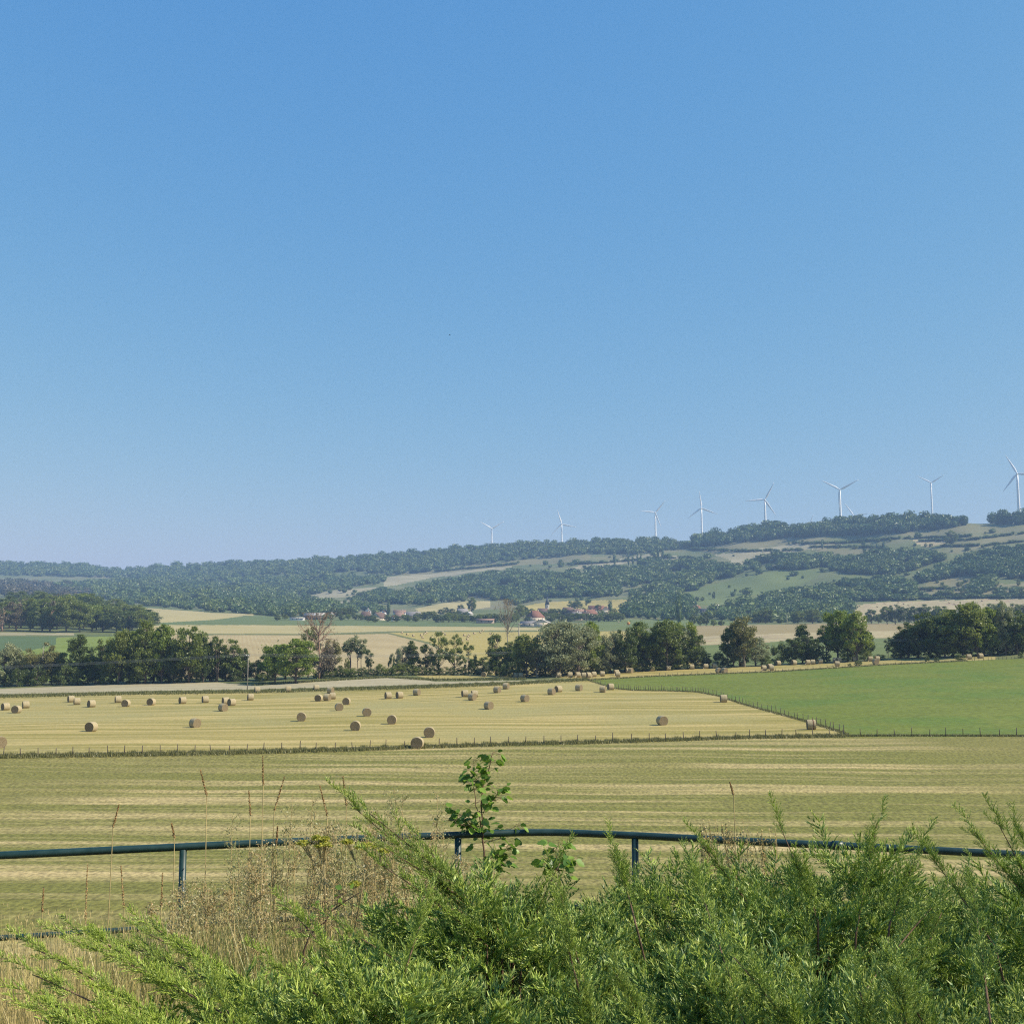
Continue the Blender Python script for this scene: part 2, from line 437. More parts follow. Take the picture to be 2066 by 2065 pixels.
HF = (1050, 4200)
CLASSES = [  # name, material, polygon in photo pixels, depth range
 ('near_field', G_near, [(-9000, 9000), (-9000, 1540)] + FENCE + [(9000, 1486), (9000, 9000)], (40, 175)),
 ('hay_field', G_hay, band([(-9000, 1413)] + BACK, [(-9000, 1540)] + FENCE[:9] + [(1715, 1486)] + DIAG[::-1][1:]), (90, 330)),
 ('pasture', G_past, band(PTOP + [(9000, 1250)], DIAG + [(2066, 1486), (9000, 1486)]), (90, 345)),
 ('grass_verge_ground', G_verge, band(up([(-9000, 1413)] + BACK, 6), [(-9000, 1413)] + BACK), (200, 345)),
 ('pale_stubble_field', G_pale, band([(-9000, 1400), (0, 1389), (260, 1379), (440, 1376), (520, 1383), (600, 1377), (780, 1367), (830, 1367), (880, 1375), (1060, 1372)],
                              up([(-9000, 1413)] + BACK[:-1], 6)), (200, 345)),
 ('far_hay_strip', G_hay, [(840, 1362), (1000, 1358), (1100, 1355), (1160, 1355), (1300, 1351), (1560, 1343), (1830, 1330), (1960, 1325), (2010, 1322), (2010, 1330), (1950, 1332.5), (1800, 1339.5), (1560, 1354.5), (1300, 1364.5), (1185, 1371.5), (1100, 1364), (1000, 1368), (880, 1373)], (240, 400)),
 ('green_crop_field', G_vivid, [(-600, 1286), (112, 1286), (330, 1281), (345, 1280), (345, 1372), (-600, 1376)], (350, 780)),
 ('blue_green_field', G_teal, [(-600, 1282), (115, 1284), (112, 1300), (60, 1312), (-600, 1320)], (350, 780)),
 ('farm_track', G_ppale, [(-600, 1274), (150, 1277), (150, 1281), (-600, 1281)], (500, 900)),
 ('stubble_field', G_stub, [(345, 1279), (400, 1281), (640, 1279), (780, 1277), (830, 1287), (865, 1297), (900, 1315), (960, 1335), (1000, 1345), (1000, 1372), (345, 1372)], (350, 800)),
 ('bale_hay_field', G_gold, [(782, 1276), (1000, 1272), (1290, 1272), (1410, 1300), (1420, 1350), (1000, 1362), (1000, 1345), (960, 1335), (900, 1315), (865, 1297), (830, 1287)], (350, 850)),
 ('hedge_bank', G_verge, [(380, 1277.5), (640, 1278), (782, 1275), (865, 1295), (900, 1313), (1000, 1343), (1000, 1346), (900, 1317), (865, 1299), (782, 1278), (640, 1281), (380, 1280)], (380, 900)),
 ('wheat_field', G_wheat, [(280, 1262), (330, 1260.5), (520, 1260.5), (1040, 1265), (1090, 1266), (1090, 1271), (1000, 1271.5), (782, 1273), (640, 1278), (400, 1278), (290, 1278)], (600, 1300)),
 ('green_strip', G_green, [(313, 1256.5), (430, 1250), (500, 1243), (545, 1240), (700, 1249), (1040, 1255), (1090, 1262), (1090, 1265.5), (1040, 1264.5), (520, 1260), (330, 1260)], (600, 1300)),
 ('wheat_field', G_wheat, [(185, 1214), (260, 1224), (400, 1233), (492, 1242.5), (430, 1250), (312, 1256.5), (265, 1247), (220, 1232)], (700, 1600)),
 ('wheat_field', G_wheat, [(408, 1235.5), (515, 1238), (510, 1242), (470, 1241), (420, 1238)], (700, 1700)),
 ('village_meadow', G_pgreen, [(1180, 1250), (1480, 1248), (1480, 1261), (1200, 1272), (1090, 1266), (1180, 1258)], (700, 1600)),
 ('brown_field', G_brown, [(1396, 1262), (1480, 1261), (1700, 1257), (1900, 1257), (1900, 1271), (1700, 1273), (1480, 1281), (1396, 1284)], (560, 1300)),
 ('stony_stubble_field', G_soil, [(1396, 1284), (1480, 1281), (1700, 1273), (1900, 1271), (1900, 1286), (1640, 1288), (1540, 1296), (1396, 1302)], (450, 1000)),
 ('green_meadow', G_pgreen, [(1396, 1302), (1540, 1296), (1640, 1288), (2300, 1286), (2300, 1325), (1560, 1340), (1420, 1345)], (350, 800)),
 ('hill_hay_field', G_soil, [(1712, 1222), (1780, 1215), (1900, 1211), (2066, 1207), (2200, 1205), (2200, 1224), (1900, 1230), (1800, 1236), (1760, 1250), (1735, 1256), (1715, 1240)], (900, 1700)),
 ('hill_field', G_ppale, [(603, 1206), (650, 1195), (680, 1190), (762, 1184), (757, 1193), (700, 1205), (640, 1207)], HF),
 ('hill_field', G_ppale, [(655, 1217), (700, 1212), (750, 1210), (755, 1213), (700, 1218)], HF),
 ('hill_field', G_ppale, [(773, 1164), (860, 1158), (940, 1151), (1010, 1142), (1045, 1139), (1015, 1149), (940, 1156), (920, 1162), (880, 1163), (800, 1180), (773, 1183)], HF),
 ('hill_meadow', G_polive, [(880, 1151), (930, 1142), (1040, 1130), (1195, 1117), (1188, 1131), (1120, 1137), (1050, 1140), (940, 1150)], HF),
 ('hill_field', G_wheat, [(838, 1227), (910, 1213), (990, 1212), (990, 1224), (900, 1238), (850, 1240)], HF),
 ('hill_field', G_gold, [(1050, 1224), (1090, 1216), (1150, 1212), (1250, 1209), (1310, 1209), (1325, 1222), (1250, 1240), (1150, 1240), (1060, 1240)], HF),
 ('hill_field', G_ppale, [(1140, 1148), (1180, 1138), (1260, 1126), (1328, 1114), (1335, 1119), (1390, 1124), (1385, 1127), (1290, 1131), (1200, 1147)], HF),
 ('hill_meadow', G_polive, [(1395, 1107), (1500, 1092), (1600, 1083), (1640, 1084), (1600, 1095), (1500, 1110), (1440, 1117)], HF),
 ('hill_field', G_ppale, [(1440, 1119), (1500, 1111), (1600, 1097), (1700, 1094), (1700, 1102), (1620, 1110), (1540, 1126), (1500, 1150), (1470, 1155), (1475, 1130)], HF),
 ('hill_pasture', G_pgreen, [(1370, 1200), (1400, 1188), (1500, 1163), (1560, 1153), (1655, 1148), (1650, 1165), (1600, 1185), (1500, 1205), (1480, 1220), (1395, 1222)], HF),
 ('hill_meadow', G_polive, [(1640, 1106), (1720, 1108), (1760, 1104), (1740, 1117), (1660, 1121)], HF),
 ('hill_meadow', G_soil, [(1842, 1089), (1910, 1088), (1906, 1099), (1870, 1103), (1850, 1098)], HF),
 ('hill_meadow', G_polive, [(1930, 1096), (2066, 1077), (2200, 1070), (2200, 1085), (2066, 1089), (1980, 1103), (1915, 1117)], HF),
 ('hill_meadow', G_polive, [(1850, 1182), (1960, 1165), (1965, 1195), (1930, 1203), (1860, 1205)], HF),
 ('hill_meadow', G_polive, [(1985, 1180), (2066, 1175), (2200, 1172), (2200, 1204), (1975, 1206)], HF),
]


def build_land():
    ny, na = S.shape
    X = acols[None, :] * YS[:, None]; Yg = np.repeat(YS[:, None], na, 1); Z = EYE + S * YS[:, None]
    V = np.stack([X, Yg, Z], -1).reshape(-1, 3)
    cx = 0.25 * (X[:-1, :-1] + X[1:, :-1] + X[:-1, 1:] + X[1:, 1:]).ravel()
    cy = 0.25 * (Yg[:-1, :-1] + Yg[1:, :-1] + Yg[:-1, 1:] + Yg[1:, 1:]).ravel()
    cz = 0.25 * (Z[:-1, :-1] + Z[1:, :-1] + Z[:-1, 1:] + Z[1:, 1:]).ravel()
    u, v = project(cx, cy, cz)
    i, j = np.meshgrid(np.arange(ny - 1), np.arange(na - 1), indexing='ij')
    i = i.ravel(); j = j.ravel()
    q = np.stack([i * na + j, i * na + j + 1, (i + 1) * na + j + 1, (i + 1) * na + j], 1)
    cls = np.full(len(q), -1)
    for k, (nm, m, poly, (y0, y1)) in enumerate(CLASSES):
        sel = np.nonzero((cy > y0) & (cy < y1))[0]
        sel = sel[pip(u[sel], v[sel], poly)]
        cls[sel] = k
    cls[(cls < 0) & (cy < 60)] = 0
    for k in range(-1, len(CLASSES)):
        f = q[cls == k]
        if not len(f): continue
        used, inv = np.unique(f, return_inverse=True)
        nm, m = ('hillside', G_hill) if k < 0 else CLASSES[k][:2]
        tag(obj(nm, mesh(nm, V[used], inv.reshape(-1, 4), m, smooth=True)), kind='structure')
    # bank at the viewer's feet
    xs = np.linspace(-46, 46, 185); ys = np.concatenate([np.linspace(-25, 0, 20)[:-1], np.linspace(0, 16, 90)[:-1], np.linspace(16, 46, 60)])
    XX, YY = np.meshgrid(xs, ys)
    ZZ = EYE + np.interp(YY, NEAR_Y, NEAR_Z) + 0.05 * np.sin(XX * 2.1 + YY) * np.sin(YY * 1.7) - 0.02
    a = np.arange((len(ys) - 1) * len(xs)).reshape(len(ys) - 1, len(xs))[:, :-1].ravel()
    q = np.stack([a, a + 1, a + 1 + len(xs), a + len(xs)], 1)
    tag(obj('grassy_bank', mesh('grassy_bank', np.stack([XX, YY, ZZ], -1).reshape(-1, 3), q, G_bank, smooth=True)), kind='structure')

build_land()
HAZE = build_haze()

# ------------------------------------------------------------ tree shapes
def rvec(n, r=rng):
    v = r.normal(size=(n, 3)); return v / (np.linalg.norm(v, axis=1)[:, None] + 1e-9)


def leaf_quads(C, size, r=rng, up=0.25):
    """rhombic leaf clusters at C, random facing"""
    n = len(C)
    a = rvec(n, r); b = np.cross(a, rvec(n, r) + np.array([0, 0, up])); b /= np.linalg.norm(b, axis=1)[:, None] + 1e-9
    s = (size * r.uniform(0.6, 1.3, n))[:, None]
    V = np.stack([C - a * s, C - b * s * 0.55, C + a * s, C + b * s * 0.55], 1).reshape(-1, 3)
    return V, np.arange(n * 4).reshape(n, 4)


def tree_proto(kind, seed, mats, crown0=0.22, shape='round', nclump=60, nleaf=7000, lsize=0.019, sparse=0.0, wid=0.38, trunks=1, clr=0.085, rad=0.018):
    """unit-high tree: (trunk mesh, crown mesh); width about 2*wid"""
    r = np.random.default_rng(seed)
    tk = MB(); cz = (1 + crown0) / 2; hz = (1 - crown0) / 2
    cl = []
    k = 0
    while len(cl) < nclump and k < 5000:
        k += 1
        d = rvec(1, r)[0]; q = r.uniform(0.35, 1.0) ** 0.6
        z = cz + d[2] * hz * q; t = (z - crown0) / (1 - crown0)
        if shape == 'round': wf = math.sqrt(max(0, 1 - (2 * t - 0.95) ** 2 * 0.95))
        elif shape == 'column': wf = 0.95 * (min(1, t * 5) * min(1, (1 - t) * 3.5 + 0.25))
        elif shape == 'cone': wf = min(1, t * 4 + 0.3) * (1.02 - t) ** 0.7
        else: wf = 0.35 + 0.65 * min(1, t * 1.6) if t < 0.75 else 1.0 * math.sqrt(max(0.02, (1 - t) * 4))   # flat top
        hxy = d[:2] / (np.linalg.norm(d[:2]) + 1e-6) * r.uniform(0.15, 1.0) ** 0.5 * wid * wf
        c = np.array([hxy[0] * 0.92, hxy[1] * 0.92, z])
        lump = math.sin(c[0] * 11 + seed) + math.sin(c[1] * 11 + seed * 2) + math.sin(z * 12 + seed * 3)
        if lump < -1.15 + sparse * 1.5: continue
        cl.append(c)
    cl = np.array(cl)
    tops = []
    for tnum in range(trunks):
        off = np.array([0, 0, 0]) if trunks == 1 else np.array([r.uniform(-.06, .06), r.uniform(-.06, .06), 0])
        lean = r.uniform(-0.05, 0.05, 2) + off[:2] * 1.5
        zz = np.linspace(0, 0.86, 8)
        P = np.stack([off[0] + lean[0] * zz + 0.01 * np.sin(zz * 9 + seed + tnum), off[1] + lean[1] * zz + 0.01 * np.cos(zz * 7 + seed), zz - 0.01], 1)
        tk.tube(P, rad * (1.25 - zz * 1.15) / math.sqrt(trunks), 7); tops.append(P)
    for c in cl[:: max(1, len(cl) // 34)]:
        P = tops[r.integers(len(tops))]
        zs = max(crown0 * 0.75, min(0.8, c[2] - r.uniform(0.12, 0.28)))
        b = np.array([np.interp(zs, P[:, 2], P[:, 0]), np.interp(zs, P[:, 2], P[:, 1]), zs])
        mid = (b + c) / 2 + np.array([0, 0, -0.02]) + r.normal(0, .012, 3)
        tk.tube([b, mid, c], [rad * 0.42, rad * 0.28, rad * 0.1], 4, cap=False)
    per = nleaf // len(cl); Cs = []
    for c in cl:
        rr = clr * r.uniform(0.6, 1.25)
        p = rvec(per, r) * (r.uniform(0, 1, per) ** 0.45)[:, None] * rr * np.array([1.15, 1.15, 0.8])
        Cs.append(c + p)
    Cs = np.concatenate(Cs)
    ex = r.integers(0, len(Cs), len(Cs) // 12)
    Cs = np.concatenate([Cs, Cs[ex] + r.normal(0, clr * 0.55, (len(ex), 3))])
    V, q = leaf_quads(Cs, lsize, r)
    V[:, 2] = np.minimum(V[:, 2], 1.02)
    return tk.mesh(kind + '_trunk', mats[0]), mesh(kind + '_crown', V, q, mats[1])


def dead_proto(seed, mats, h0=0.35):
    """bare tree: trunk and forking branches as one limb system, few hanging dry tufts"""
    r = np.random.default_rng(seed); tk = MB(); br = MB(); tips = []
    zz = np.linspace(0, 0.9, 9)
    P = np.stack([0.012 * np.sin(zz * 8), 0.01 * np.cos(zz * 6), zz], 1)
    tk.tube(P, 0.019 * (1.15 - zz), 7)
    def limb(b, d, L, rad, dep):
        n = 4; pts = [b]
        for i in range(n):
            d = d + r.normal(0, 0.16, 3); d[2] += 0.05; d /= np.linalg.norm(d); pts.append(pts[-1] + d * L / n)
        br.tube(pts, np.linspace(rad, rad * 0.45, n + 1), 4, cap=False)
        tips.append(pts[-1])
        if dep:
            for _ in range(3):
                i = r.integers(1, n + 1); dd = d + r.normal(0, 0.55, 3); dd /= np.linalg.norm(dd)
                limb(pts[i], dd, L * 0.6, rad * 0.5, dep - 1)
    for k in range(26):
        z = r.uniform(h0, 0.9); az = r.uniform(0, 6.283)
        el = r.uniform(0.3, 1.1)
        L = 0.30 * (1.15 - abs(z - 0.55))
        limb(np.array([np.interp(z, P[:, 2], P[:, 0]), 0, z]), np.array([math.cos(az) * math.cos(el), math.sin(az) * math.cos(el), math.sin(el)]), L, 0.0065, 2)
    br.v = [np.clip(x, [-0.4, -0.4, 0], [0.4, 0.4, 1.0]) for x in br.v]
    tips = np.array(tips); c = np.repeat(tips[::3], 9, 0); c = c + r.normal(0, .012, c.shape)
    V, q = leaf_quads(np.clip(c, [-0.4, -0.4, 0], [0.4, 0.4, 1.0]), 0.008, r)
    return tk.mesh('dead_trunk', mats[0]), br.mesh('dead_branches', mats[0]), mesh('dead_tufts', V, q, mats[1])


P_ = {}
def protos(k, n, *a, **kw): P_[k] = [tree_proto(k, 100 + 17 * i + sum(map(ord, k)), *a, **kw) for i in range(n)]
protos('round_green', 3, (M['bark'], M['leaf_mid']), 0.14, 'round', 70, 9000)
protos('dark_round', 3, (M['bark'], M['leaf_dark']), 0.10, 'round', 70, 9000)
protos('bright', 3, (M['bark'], M['leaf_bright']), 0.16, 'round', 64, 8500)
protos('willow', 3, (M['bark'], M['leaf_silver']), 0.10, 'round', 75, 10000, lsize=0.016)
protos('olive', 2, (M['greybark'], M['leaf_olive']), 0.20, 'round', 50, 5500, sparse=0.25)
protos('loose', 3, (M['bark'], M['leaf_mid']), 0.22, 'round', 34, 3600, sparse=0.5, clr=0.075)
protos('loose_dark', 2, (M['bark'], M['leaf_dark']), 0.25, 'flat', 34, 3600, sparse=0.4, clr=0.075, trunks=2)
protos('tall_dark', 2, (M['bark'], M['leaf_dark']), 0.12, 'column', 46, 6000, wid=0.2)
protos('cone', 2, (M['bark'], M['leaf_dark']), 0.08, 'cone', 46, 6000, wid=0.3)
protos('pineish', 2, (M['bark'], M['leaf_silver']), 0.50, 'flat', 26, 3000, clr=0.07, wid=0.25, trunks=2)
protos('brown', 2, (M['deadwood'], M['leaf_brown']), 0.10, 'column', 36, 3400, sparse=0.3, wid=0.28)
protos('bush', 3, (M['bark'], M['leaf_dark']), 0.02, 'round', 40, 3800, lsize=0.03, wid=0.55, clr=0.14, rad=0.01)
protos('bush_green', 2, (M['bark'], M['leaf_mid']), 0.02, 'round', 40, 3800, lsize=0.03, wid=0.55, clr=0.14, rad=0.01)
protos('bush_grey', 1, (M['bark'], M['leaf_silver']), 0.02, 'round', 40, 3800, lsize=0.03, wid=0.55, clr=0.14, rad=0.01)
DEAD = dead_proto(5, (M['deadwood'], M['leaf_brown']))
SNAG = dead_proto(9, (M['greybark'], M['leaf_brown']), 0.45)
WIDTH = dict(round_green=.70, dark_round=.70, bright=.72, willow=.72, olive=.68, loose=.72, loose_dark=.70, tall_dark=.42, cone=.56, pineish=.56, brown=.58, bush=1.25, bush_green=1.25, bush_grey=1.25)


def plant_tree(kind, u, vb, wpx, hpx, label, group, depth=None, name='tree', cat='tree', p=None):
    if p is None:
        p = unproj(u, vb) if depth is None else None
        if p is None:
            q = at(u, vb, depth); p = Vector((q.x, q.y, ground_z(q.x, q.y)))
    H = hpx * p.y / F; W = wpx * p.y / F
    rt = empty(name, p - Vector((0, 0, 0.1)), rng.uniform(0, 6.28))
    sx = W / WIDTH[kind]
    rt.scale = (sx, sx, H)
    ms = P_[kind][rng.integers(len(P_[kind]))]
    tr = obj('trunk' if not kind.startswith('bush') else 'stem', ms[0], rt); obj('crown' if not kind.startswith('bush') else 'foliage', ms[1], rt)
    tag(rt, label, cat, group)
    return rt

# ---- the tree belt behind the hay field (photo pixel of the foot, width, height, kind)
BELT = [
 (8, 1384, 60, 88, 'willow'), (40, 1382, 52, 66, 'olive'), (84, 1382, 62, 92, 'olive'), (121, 1381, 28, 60, 'cone'), (155, 1380, 40, 98, 'tall_dark'),
 (178, 1379, 30, 62, 'loose'), (205, 1380, 44, 92, 'loose'), (238, 1380, 58, 112, 'round_green'), (262, 1378, 50, 108, 'bright'), (292, 1379, 62, 126, 'round_green'),
 (326, 1378, 54, 116, 'bright'), (350, 1377, 46, 88, 'dark_round'), (380, 1377, 70, 114, 'round_green'), (410, 1376, 40, 95, 'dark_round'),
 (438, 1375, 50, 92, 'loose_dark'), (468, 1374, 52, 86, 'loose'), (490, 1373, 30, 66, 'loose_dark'),
 (556, 1376, 64, 78, 'bright'), (597, 1378, 82, 88, 'bright'), (622, 1366, 50, 104, 'loose'), (668, 1366, 34, 78, 'olive'),
 (706, 1362, 46, 84, 'pineish'), (727, 1362, 34, 74, 'pineish'), (745, 1362, 28, 54, 'loose_dark'),
 (812, 1361, 34, 60, 'willow'), (831, 1361, 40, 68, 'cone'), (862, 1361, 42, 62, 'loose_dark'), (884, 1361, 48, 88, 'loose'), (916, 1361, 42, 84, 'loose'), (945, 1361, 32, 66, 'loose'),
 (1000, 1362, 46, 86, 'loose_dark'), (1026, 1363, 40, 70, 'loose'), (1062, 1366, 54, 88, 'round_green'), (1084, 1366, 36, 60, 'olive'),
 (1122, 1365, 92, 116, 'willow'), (1168, 1363, 84, 108, 'willow'), (1196, 1360, 50, 104, 'bright'), (1232, 1358, 52, 86, 'willow'), (1262, 1357, 46, 92, 'dark_round'),
 (1298, 1353, 62, 100, 'round_green'), (1345, 1352, 66, 104, 'round_green'), (1352, 1349, 92, 86, 'willow'), (1386, 1348, 50, 96, 'bright'),
 (1426, 1347, 36, 30, 'loose_dark'), (1480, 1345, 50, 92, 'dark_round'), (1502, 1345, 66, 104, 'olive'), (1524, 1343, 58, 60, 'willow'),
 (1619, 1337, 44, 80, 'cone'), (1668, 1335, 46, 76, 'loose'), (1692, 1334, 66, 106, 'bright'), (1730, 1334, 60, 100, 'bright'),
 (1792, 1327, 20, 44, 'loose_dark'), (1832, 1327, 52, 68, 'dark_round'), (1874, 1326, 78, 92, 'dark_round'), (1906, 1326, 62, 66, 'round_green'),
 (1944, 1325, 96, 112, 'round_green'), (1972, 1324, 50, 84, 'bright'), (1998, 1322, 52, 96, 'bright'), (2030, 1321, 44, 110, 'willow'), (2052, 1320, 60, 90, 'dark_round'), (2062, 1318, 54, 74, 'round_green'),
]
NICE = dict(willow='silvery grey-leaved willow', olive='thin olive-brown tree with pale trunk', cone='dark pointed tree', tall_dark='tall narrow dark tree',
            loose='loose open green tree', loose_dark='dark tree with gaps in its crown', round_green='full round green tree', dark_round='dense dark green tree',
            bright='bright yellow-green tree', pineish='high-crowned tree on bare twin stems')
for _u, _w, _h, _k in [(24, 46, 64, 'loose_dark'), (62, 44, 60, 'dark_round'), (104, 40, 66, 'olive'), (138, 40, 70, 'loose'), (192, 40, 74, 'dark_round'), (222, 46, 84, 'dark_round'), (278, 50, 96, 'dark_round'), (310, 54, 92, 'dark_round'), (340, 50, 80, 'round_green'), (366, 46, 84, 'olive'),
                       (396, 46, 78, 'round_green'), (424, 46, 72, 'dark_round'), (454, 46, 68, 'dark_round'), (480, 40, 58, 'dark_round'), (540, 40, 58, 'dark_round'), (575, 60, 66, 'round_green'), (1012, 46, 60, 'dark_round'), (1044, 46, 66, 'dark_round'), (1100, 56, 74, 'dark_round'), (1146, 60, 78, 'willow'),
                       (1214, 44, 56, 'dark_round'), (1248, 40, 60, 'dark_round'), (1280, 50, 74, 'dark_round'), (1320, 56, 84, 'dark_round'), (1366, 50, 80, 'dark_round'), (1402, 36, 74, 'dark_round'), (1492, 46, 66, 'dark_round'), (1632, 40, 58, 'dark_round'), (1606, 36, 56, 'dark_round'), (1712, 56, 78, 'round_green'),
                       (1744, 36, 66, 'dark_round'), (1818, 34, 50, 'dark_round'), (1852, 56, 76, 'dark_round'), (1892, 60, 80, 'dark_round'), (1922, 64, 92, 'dark_round'), (1960, 60, 70, 'dark_round'), (1986, 50, 74, 'dark_round'), (2014, 50, 80, 'dark_round'), (2042, 56, 72, 'dark_round')]:
    BELT.append((_u, float(np.interp(_u, [0, 260, 520, 780, 1040, 1300, 1560, 1800, 2066], [1383, 1377, 1372, 1361, 1363, 1352, 1342, 1328, 1318])), _w * 1.15, _h, _k))
BELT.sort()
cnt = {}; tot = {}
for b_ in BELT: tot[b_[4]] = tot.get(b_[4], 0) + 1
for (u, vb, wp, hp, k) in BELT:
    cnt[k] = cnt.get(k, 0) + 1
    plant_tree(k, u, vb, wp, hp, NICE[k] + ' in belt behind the fields, %s from left' % ORD[cnt[k] - 1], 'trees in the belt behind the hay field')
# bare brown trees
def dead_tree(pr, u, vb, wp, hp, label, br='branches'):
    p = unproj(u, vb); H = hp * p.y / F; W = wp * p.y / F
    rt = empty('dead_tree', p - Vector((0, 0, .1)), 0.4); rt.scale = (W / .62, W / .62, H)
    obj('trunk', pr[0], rt); b = obj('branches', pr[1], rt); obj('dry_tufts', pr[2], rt)
    tag(rt, label, 'tree', 'bare trees in the belt')
dead_tree(DEAD, 643, 1369, 74, 132, 'brown dead tree with bare forked crown, standing alone before the striped stubble')
dead_tree(SNAG, 1024, 1360, 40, 150, 'tall bare grey snag rising above the belt beside a utility pole')
plant_tree('brown', 650, 1368, 44, 70, 'dry brown leafy tree at the foot of the dead tree', 'trees in the belt behind the hay field')
plant_tree('brown', 664, 1367, 30, 62, 'narrow dry brown tree just right of the dead tree', 'trees in the belt behind the hay field')
# understory bushes
BUSH = []
for u in list(range(-5, 520, 20)): BUSH.append((u, float(np.interp(u, [0, 260, 520], [1385, 1378, 1372])) + rng.uniform(-1, 2), rng.uniform(28, 42), rng.uniform(24, 44), 'bush'))
for u in (530, 548, 640, 655, 672, 684, 697, 712, 732, 752, 768, 785, 802, 820, 840, 858, 876, 895, 915, 934, 952, 966, 984): BUSH.append((u, float(np.interp(u, [520, 780, 1000], [1374, 1362, 1361])), rng.uniform(22, 32), rng.uniform(15, 26), ['bush', 'bush_green'][int(rng.integers(2))]))
BUSH += [(975, 1360, 46, 35, 'bush'), (790, 1360, 16, 42, 'bush'), (700, 1361, 16, 34, 'bush_green')]
for u in range(1010, 1420, 19): BUSH.append((u, float(np.interp(u, [1000, 1040, 1200, 1420], [1363, 1366, 1360, 1347])), rng.uniform(26, 40), rng.uniform(16, 34), ['bush', 'bush_green', 'bush'][int(rng.integers(3))]))
BUSH += [(1215, 1359, 40, 34, 'bush_grey'), (1340, 1351, 60, 40, 'bush_green'), (1290, 1352, 50, 36, 'bush'), (1425, 1346, 28, 20, 'bush'), (1450, 1345, 36, 32, 'bush'), (1468, 1345, 30, 20, 'bush'), (1545, 1343, 34, 22, 'bush'), (1572, 1341, 40, 48, 'bush'), (1594, 1340, 30, 36, 'bush'),
         (1640, 1337, 40, 28, 'bush'), (1662, 1336, 34, 22, 'bush'), (1710, 1334, 44, 22, 'bush_green'), (1745, 1333, 36, 26, 'bush_green'), (1775, 1329, 30, 10, 'bush'), (1808, 1327, 34, 10, 'bush'), (1824, 1327, 36, 30, 'bush'), (1852, 1326, 40, 34, 'bush'), (1888, 1326, 46, 34, 'bush_green'),
         (1925, 1325, 44, 44, 'bush_green'), (1958, 1324, 50, 28, 'bush'), (1988, 1322, 44, 30, 'bush_green'), (2012, 1320, 40, 28, 'bush'), (2036, 1319, 40, 26, 'bush'), (2060, 1318, 40, 28, 'bush')]
nb = 0
for (u, vb, wp, hp, k) in sorted(BUSH):
    nb += 1
    plant_tree(k, u, vb, wp, hp, ('dark' if k == 'bush' else 'green' if k == 'bush_green' else 'grey') + ' bush at the foot of the tree belt, %s from left' % ORD[nb - 1], 'bushes at the foot of the tree belt', name='bush', cat='bush')
for (u, vb, wp, hp, lb) in [(1714, 1344.5, 9, 8, 'small dark bush on the pasture edge, smaller of a touching pair'), (1731, 1343.5, 19, 12, 'dark bush on the pasture edge in front of a bale, larger of a pair'),
                            (1870, 1334, 12, 13, 'dark bush on the pasture edge before the big dark trees, taller one'), (1890, 1334, 13, 10, 'low dark bush on the pasture edge, between a taller bush and a brown thicket'),
                            (1938, 1332, 26, 14, 'wide brownish thicket beside the pale bales at the pasture edge'), (2059, 1327, 13, 12, 'round dark bush by the short fence at the far right pasture edge')]:
    plant_tree('bush', u, vb, wp, hp, lb, None, name='bush', cat='bush')

# ------------------------------------------------------------ distant trees
def far_variant(seed, nleaf=180, col_=False):
    r = np.random.default_rng(seed)
    import bmesh
    bm = bmesh.new(); bmesh.ops.create_icosphere(bm, subdivisions=1, radius=1)
    V = np.array([v.co[:] for v in bm.verts]); T = np.array([[v.index for v in f.verts] for f in bm.faces]); bm.free()
    ph = r.uniform(0, 6.28, 6)
    d = 1 + 0.13 * np.sin(V[:, 0] * 4 + ph[0]) * np.sin(V[:, 1] * 4 + ph[1]) + 0.12 * np.sin(V[:, 2] * 5 + ph[2] + V[:, 0] * 3) + 0.07 * r.normal(size=len(V))
    V = V * d[:, None] * np.array([0.41, 0.41, 0.40]); V[:, 2] += 0.46
    V[:, :2] *= np.clip(0.62 + V[:, 2:3] * 1.1, 0, 1)
    if col_: V[:, :2] *= 0.9
    c = rvec(nleaf, r) * np.array([0.47, 0.47, 0.45]); c[:, 2] += 0.54
    c = c * r.uniform(.8, 1.12, nleaf)[:, None]; a = rvec(nleaf, r) * 0.115; b = rvec(nleaf, r) * 0.115
    LV = np.stack([c - a, c + a * .7 + b, c - b], 1).reshape(-1, 3)
    LV[:, 2] = np.clip(LV[:, 2], 0, 1.04)
    T2 = np.arange(nleaf * 3).reshape(-1, 3) + len(V)
    return np.concatenate([V, LV]).astype(np.float32), np.concatenate([T, T2]).astype(np.int32)
FV = [far_variant(40 + i) for i in range(10)]


def merge_trees(name, pts, W, H, mat, tints, kind='stuff', label=None, cat=None):
    Vs = []; Ts = []; At = []; n = 0
    for i, p in enumerate(pts):
        V, T = FV[i % len(FV)]
        an = rng.uniform(0, 6.28); c, s = math.cos(an), math.sin(an)
        X = V[:, 0] * c - V[:, 1] * s; Y = V[:, 0] * s + V[:, 1] * c
        w_ = W[i] * rng.uniform(1.2, 1.75)
        Vs.append(np.stack([X * w_ + p[0], Y * w_ + p[1], V[:, 2] * H[i] + p[2] - 0.06 * H[i]], 1)); Ts.append(T + n); n += len(V)
        At.append(np.clip(tints[i] + rng.normal(0, 0.10, len(V)), 0, 1))
    o = obj(name, mesh(name, np.concatenate(Vs), np.concatenate(Ts), mat, attr={'tint': np.concatenate(At)}, smooth=False))
    tag(o, label, cat, None, kind)
    return o


